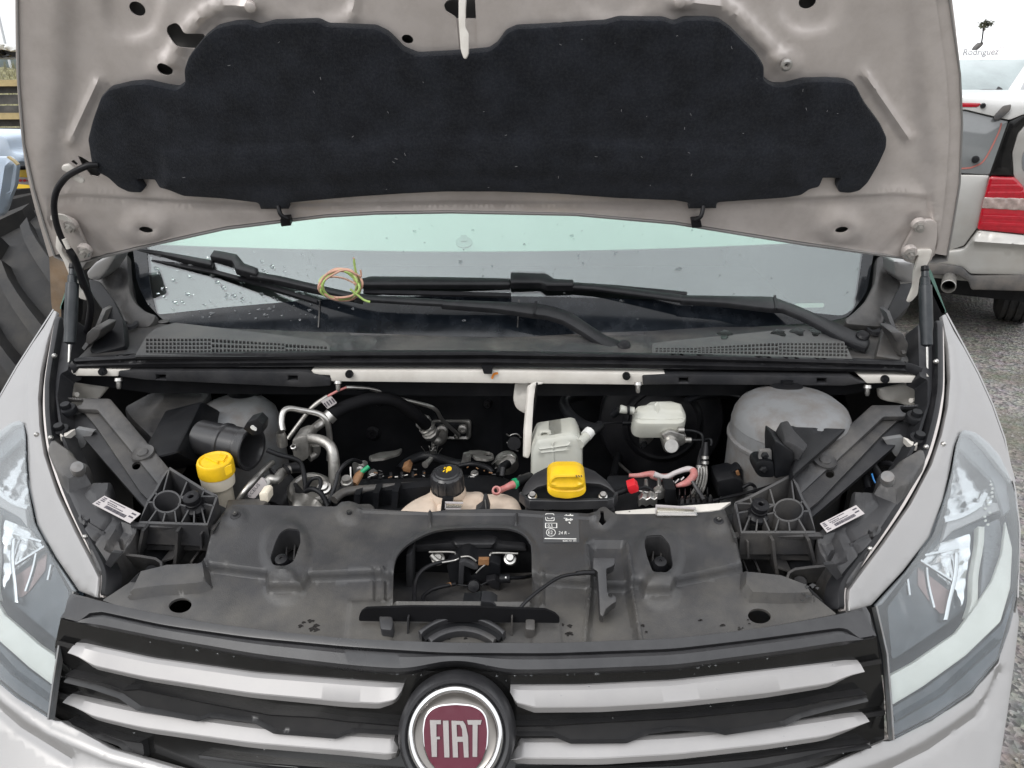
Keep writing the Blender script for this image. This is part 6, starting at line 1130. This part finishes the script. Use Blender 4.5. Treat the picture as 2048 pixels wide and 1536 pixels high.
# tractor with big lugged tyre
tc_=empty('tractor',(-2.2,2.6,0),'tractor with a huge muddy lugged tyre and pale blue mudguard','tractor')
TY=mat('dirty_tyre_rubber',(.022,.022,.023),.75,0,.3,8,dust=.3,ds=7,dc=(.12,.105,.085),bump=.4,bs=60)
r=.60; xr=float(at(92,520,2.05)[0]); cx_,cy_,cz_=xr-.26,2.62,.66
ty=lathe('tyre',(cx_,cy_,cz_),(1,0,0),[(.30,-.25),(.40,-.27),(.52,-.26),(r,-.21),(r+.015,-.1),(r+.018,0),(r+.015,.1),(r,.21),(.52,.26),(.40,.27),(.30,.25),(.30,-.25)],TY,tc_,seg=80)
def lug(side,a):
    V=[];Fc=[]
    m=7
    for i in range(m):
        q=i/(m-1); x=side*(.02+.25*q); ang=a-.45*q**.85; rr=r+.012-.05*max(0,q-.8)*2; wd=.030+.010*q
        for dr,dw in((0,-wd),(.052,-wd*.7),(.052,wd*.7),(0,wd)): th_=ang+dw/r; V.append((cx_+x,cy_-(rr+dr)*math.cos(th_),cz_+(rr+dr)*math.sin(th_)))
    for i in range(m-1):
        for j in range(3): Fc.append((4*i+j,4*i+j+1,4*i+5+j,4*i+4+j))
    Fc+=[(0,1,2,3),(4*m-1,4*m-2,4*m-3,4*m-4)]
    o=link('lug',V,Fc,TY,tc_); o.parent=ty; o.matrix_parent_inverse=PINV[tc_.name]; o.matrix_parent_inverse=Matrix.Identity(4)
for k in range(22):
    lug(1,k*2*math.pi/22); lug(-1,(k+.5)*2*math.pi/22)
ty.parent=None; ty.parent=tc_; ty.matrix_parent_inverse=PINV[tc_.name]
lathe('wheel_rim',(cx_,cy_,cz_),(1,0,0),[(.30,.20),(.29,.22),(.24,.10),(.08,.06),(0,.06)],mat('tractor_yellow',(.72,.47,.02),.45,0,.06,14,dust=.1),tc_,seg=40)
BL=mat('pale_blue_sheet',(.42,.50,.60),.35,0,.08,8,dust=.25,ds=20,dc=(.6,.58,.55)); YL=bpy.data.materials['tractor_yellow']
sheet('mudguard',rp([(-120,268),(0,270),(14,276),(22,300),(30,306),(46,308),(50,324),(-120,330)],8),S.y(2.5),BL,tc_,th=.25,bev=5)
sheet('mudguard_flap',rp([(-120,312),(20,314),(34,330),(30,370),(18,400),(10,428),(0,434),(-120,430)],6),S.y(1.92),BL,tc_,th=.01,step=9,bev=3,rel=[('r',[(20,330),(5,425)],8,.02)])
wall('mudguard_edge',[(14,314),(26,322),(34,330)],S.y(1.9),BR,tc_,w=3,ext=(0,.01,0))
sheet('side_panel',rp([(42,276),(66,285),(70,320),(24,312)],2),S.y(2.75),YL,tc_,th=.1,bev=2)
sheet('side_panel',rp([(30,336),(70,330),(74,372),(34,368)],2),S.y(2.72),YL,tc_,th=.1,bev=2)
sheet('white_strip',rp([(20,306),(66,306),(68,330),(28,332)],2),S.y(2.70),BL,tc_,th=.05)
dq=sheet('decal',rp([(33,354),(70,356),(72,370),(34,368)],2),S.y(2.715),MT['lab'],tc_,th=.004)
for x in(40,49,58): sheet('decal_spot',el(x,361,3.4,2.6,0,10),S.y(2.709),MT['redc'],tc_,th=.002)
tube('hydraulic_pipe',[(-40,336,2.3),(20,336,2.35),(60,334,2.4)],5,MT['blk'],tc_,smooth=False)
bx=at(40,300,3.2); boxm('body',(bx[0]-1.2,3.3,.7),(bx[0]-.05,5.2,1.30),YL,tc_)
pb=sheet('rusty_board',rp([(98,500),(140,470),(142,640),(108,650),(102,600)],2),S.y(2.0),mat('rusty_board',(.16,.105,.06),.7,0,.3,14,dust=.5,ds=12,dc=(.28,.24,.2)),None,th=.03,step=12); pb['label']='rust brown weathered board standing between the tyre and the van'; pb['category']='board'
# ---- silver off-roader seen from behind
HD_=R(27); nr=np.array([-math.sin(HD_),-math.cos(HD_),0]); pc=at(1960,400,4.9)
RV=S.pl(pc,nr); su=empty('off_road_car',(pc[0],pc[1],0),'muddy silver off-road estate car seen from behind with red tail light','car')
SV=mat('muddy_silver_paint',(.36,.355,.34),.36,.3,.06,3,coat=.4,dust=.45,ds=4,dc=(.26,.225,.18)); SW=mat('pale_car_roof',(.62,.62,.61),.3,.2,.04,3,coat=.5)
GLs=mat('grey_car_glass',(.17,.18,.185),.06,0,.1,4,coat=.9,spec=.9); DG=mat('dark_bumper',(.05,.05,.052),.6,0,.2,6,dust=.5,ds=6,dc=(.2,.17,.14))
RED=mat('tail_lamp_red',(.34,.006,.016),.14,0,.12,40,coat=.7); 
X=lambda n,L,m,lift=0,th=.03,bev=3,r=5,**k: sheet(n,rp(L,r),RV,m,su,lift=lift,th=th,bev=bev,**k)
X('roof_spoiler',[(1560,208),(1780,196),(1900,191),(2048,199),(2100,208),(2110,240),(2048,228),(2018,240),(1930,219),(1780,221),(1560,236)],SW,.03,.25)
X('brake_light',[(1850,204),(1928,205),(1963,206),(1956,214),(1850,214)],RED,.035,.02,1)
lathe('washer_jet',RV.at((1966,211))[0]+nr*.035,nr,[(0,.02),(.012,.02),(.016,0)],MT['blk'],su,seg=14)
X('rear_window',[(1560,236),(1780,221),(1928,220),(2017,242),(1979,350),(1928,347),(1780,345),(1560,345)],GLs,0,.01,2)
sheet('window_line',stroke(spl([(2003,246),(1996,268),(1970,318),(1950,332),(1920,337),(1800,337)],6),3),RV,mat('window_red_line',(.36,.12,.10),.5),su,lift=.003,th=.001)
lathe('wiper_stop',RV.at((1951,319))[0],nr,[(0,.03),(.018,.028),(.022,0)],MT['blk'],su,seg=14)
X('wiper_motor_cover',[(1986,238),(1990,228),(2006,211),(2022,208),(2020,219),(2004,235),(1992,240)],DG,.06,.05,2,3)
X('rear_pillar',[(2048,226),(2018,242),(1979,351),(2026,352),(2023,305),(2035,266),(2052,246),(2110,240)],MT['gloss'],.004,.03)
X('quarter_panel',[(2052,247),(2035,267),(2024,306),(2027,352),(2050,385),(2056,470),(2100,480),(2110,240)],SV,-.004,.04)
X('quarter_window',[(2048,300),(2043,318),(2044,340),(2060,352),(2120,350),(2120,290)],GLs,.003,.02,2)
X('tailgate',[(1560,345),(1979,350),(1955,456),(1940,475),(1928,492),(1896,502),(1560,505)],SV,0,.05)
tlq=X('tail_light',[(1979,352),(2030,354),(2048,374),(2058,420),(2056,468),(1953,458),(1966,400)],RED,.03,.06,4,6,step=5,rel=[('r',[(1975,372),(2046,372)],3,.003),('r',[(1968,386),(2052,386)],3,.003),('r',[(1962,432),(2056,436)],3,.003),('r',[(1958,446),(2056,450)],3,.003)])
X('tail_light_band',[(1968,393),(2048,395),(2050,420),(1963,415)],mat('clear_lamp_band',(.30,.235,.215),.15,0,.25,25,coat=.6),.034,.02,2,2,step=4,rel=[('f',lambda x,y:.003*np.sin(x/4.2)*np.sin(y/4))])
X('bumper',[(1560,505),(1896,500),(1928,496),(1946,472),(1957,458),(2056,469),(2110,475),(2110,548),(2048,550),(1940,548),(1925,534),(1890,528),(1560,528)],SV,.02,.10,6,6,step=10,rel=[('r',[(1950,480),(2100,490)],14,.03)])
X('bumper_skirt',[(1560,526),(1890,526),(1925,532),(1942,550),(2048,548),(2110,548),(2110,582),(2030,580),(1960,578),(1942,578),(1936,560),(1915,548),(1560,548)],DG,.03,.12)
sb=pc+np.array([math.cos(HD_),-math.sin(HD_),0])*0
tube('exhaust_pipe',[(1895,570,5.3),(1895,570,4.9),(1897,573,4.72)],[11,11,12],MT['blk'],su,smooth=False,caps=False,seg=20); lathe('exhaust_tip',at(1897,573,4.72),nr,[(.040,-.3),(.042,.0),(.038,.005),(.036,-.01),(.034,-.3),(0,-.3)],MT['alu'],su,seg=24)
fwd=-nr; side=np.array([math.cos(HD_),-math.sin(HD_),0])
def sbx(n,a0,a1,d0,d1,z0,z1,m):
    V=[pc*[1,1,0]+side*a+fwd*d+np.array([0,0,z]) for a in(a0,a1) for d in(d0,d1) for z in(z0,z1)]
    return link(n,V,[(0,1,3,2),(4,6,7,5),(0,4,5,1),(2,3,7,6),(0,2,6,4),(1,5,7,3)],m,su)
er=float((RV.at((2175,400))[0]-pc)@side); z_=lambda y:float(RV.at((1990,y))[0][2])
sbx('body',er-1.84,er-.02,.06,4.4,.42,z_(352),SV); sbx('cabin',er-1.70,er-.14,.10,2.7,z_(352),z_(215),GLs); sbx('roof',er-1.72,er-.12,.08,2.75,z_(215),z_(199),SW); sbx('underbody',er-1.7,er-.15,.25,4.2,.28,.42,MT['blk'])
def wheel(a,d):
    c=pc*[1,1,0]+side*a+fwd*d+np.array([0,0,.36]); w_=lathe('tyre',c,side,[(.2,-.1),(.3,-.12),(.34,-.10),(.36,-.085),(.36,-.06),(.35,-.058),(.35,-.05),(.36,-.048),(.36,-.012),(.35,-.01),(.35,0),(.36,.002),(.36,.04),(.35,.042),(.35,.05),(.36,.052),(.36,.085),(.34,.1),(.3,.12),(.2,.1)],TY,su,seg=48)
    lathe('rim',c,side,[(0,.06),(.1,.07),(.2,.1),(.21,.08),(.2,-.09),(0,-.09)],MT['alu'],su,seg=24)
for a in(er-.16,er-1.66):
    for d in(.85,3.5): wheel(a,d)
# ---- white van parked behind it
wv=empty('white_van',(3.6,8.4,0),'white van with lettering above its windscreen parked behind the silver car','van')
VS=S((1880,150,8.1),(2060,150,8.3),(1980,80,8.6),(1980,190,7.7)); WP=mat('white_van_paint',(.80,.80,.79),.3,0,.02,3,coat=.5)
Vx=lambda n,L,m,lift=0,th=.05,bev=3,r=5,**k: sheet(n,rp(L,r),VS,m,wv,lift=lift,th=th,bev=bev,**k)
Vx('front',[(1700,72),(1760,62),(2040,60),(2120,75),(2150,196),(2120,330),(1700,330)],WP,0,1.2)
Vx('windscreen',[(1740,124),(1924,122),(2052,120),(2050,130),(2012,187),(1924,192),(1730,192)],mat('van_glass',(.20,.25,.25),.05,0,.2,2,coat=.8,spec=.9),.02,.02)
Vx('side_window',[(2034,190),(2050,158),(2080,150),(2080,192)],GLs,.02,.02,1,2)
for L in([(1945,190),(1962,188),(2048,190)],): sheet('wiper',stroke(L,4),VS,MT['blk'],wv,lift=.04,th=.02)
sheet('wiper_pivot',rp([(1985,190),(1990,182),(1998,186),(2000,192)],2),VS,MT['blk'],wv,lift=.05,th=.03)
for c,q in(((1965,152),16),((2003,153),17)):
    V=[];F_=[]
    for k in range(34):
        x,y=c[0]+rng.normal(0,q*.45),c[1]+rng.normal(0,8); a=rng.uniform(1.5,3.5); b0=len(V); L=[(x+a*math.cos(t),y+a*math.sin(t)) for t in(0,1.3,2.6,3.9,5.2)]; V+=list(VS.at(L)+VS.n(L)*.022); F_.append(tuple(range(b0,b0+5)))
text('van_lettering','Rodriguez',VS,(1921,116),(17.5,-.4),(0,-17.5),mat('grey_lettering',(.13,.13,.14),.6),wv,lift=.03,font_shear=.25,bold=.012)
text('van_lettering','autocares',VS,(1979,103),(7.5,-.1),(0,-6),mat('red_lettering',(.5,.03,.04),.6),wv,lift=.03,bold=.01)
sheet('roof_aerial',rp([(1950,101),(1953,94),(1962,85),(1969,84),(1966,91),(1957,99)],3),S.y(8.0),DG,wv,th=.06,bev=2); tube('aerial_mast',[(1963,86,8.0),(1965,74,8.0),(1967,56,8.0)],1.4,MT['blk'],wv,smooth=False)
for k in(-.7,.7): lathe('wheel',(3.6+k,9.0,.33),(1,0,0),[(0,-.1),(.32,-.1),(.33,0),(.32,.1),(0,.1)],MT['rubber'],wv)
# ---- far tree
tp=at(1972,48,60.); tr_=empty('tree',(tp[0],60,0),'small far tree with thin crown above the white van roof','tree')
tube3('trunk',[(tp[0],60,0),(tp[0]+.1,60,tp[2]*.6),(tp[0]-.15,60,tp[2])],[.16,.12,.05],MT['brown'],tr_)
V=[];Fc=[]
for k in range(170):
    c=np.array([tp[0],60,tp[2]])+np.array([rng.normal(0,.2),rng.normal(0,.2),rng.normal(0,.10)+ .05*math.sin(k)]); a=rng.uniform(.03,.09); b0=len(V)
    for j in range(4): V.append(tuple(c+rng.normal(0,a,3)))
    Fc+= [(b0,b0+1,b0+2),(b0,b0+2,b0+3)]
link('crown',V,Fc,mat('tree_leaves',(.05,.055,.03),.8,0,.4,3),tr_)
# ---- coil of wires hung on the wiper
wc=empty('wire_coil',at(682,572,1.388),'loose coil of green and pink wires lying on the wiper of the open van','wire coil')
for k,(m,rx,ry,ph,ox,oy,dz) in enumerate((('green',40,30,0,0,0,0),('copper',38,31,.7,1,1,.006),('green',37,28,1.5,-2,2,.010),('copper',42,29,2.2,1,-1,.004),('green',34,29,3,2,2,.014),('copper',36,27,4.1,-1,1,.009))):
    L=[]
    for a in np.linspace(0,2*math.pi,26):
        L.append((680+ox+rx*math.cos(a+ph)+3*math.sin(3*a+k),570+oy+ry*math.sin(a+ph)+2.5*math.sin(2*a+k*2),1.373-dz+.012*math.sin(a*2+k)))
    tube('wire',L,2.5,MT[m],wc,seg=7,k=3)
tube('wire',[(716,585,1.368),(718,560,1.363),(712,545,1.358),(709,530,1.358),(708,518,1.358)],2.3,MT['green'],wc,seg=7); tube('bare_end',[(708,521,1.358),(707,515,1.358)],1.7,MT['copper'],wc,seg=6,smooth=False)
tube('wire',[(700,578,1.348),(715,590,1.348),(728,600,1.348),(740,604,1.348)],2.3,MT['green'],wc,seg=7); tube('wire',[(650,560,1.348),(668,548,1.348),(690,540,1.348),(712,548,1.353),(722,553,1.358),(721,540,1.358)],2,MT['copper'],wc,seg=7)
tube('wire',[(640,575,1.348),(655,555,1.395),(685,556,1.395),(712,568,1.348)],2,MT['copper'],wc,seg=7)

# unseen wall added behind the camera, dark for glossy parts to reflect
o=boxm('wall',(-16,-9.4,-.1),(16,-9.1,3.0),mat('added_reflection_wall',(.16,.15,.14),.9,0,.3,1.2,dust=.4,ds=2),None); o['kind']='structure'
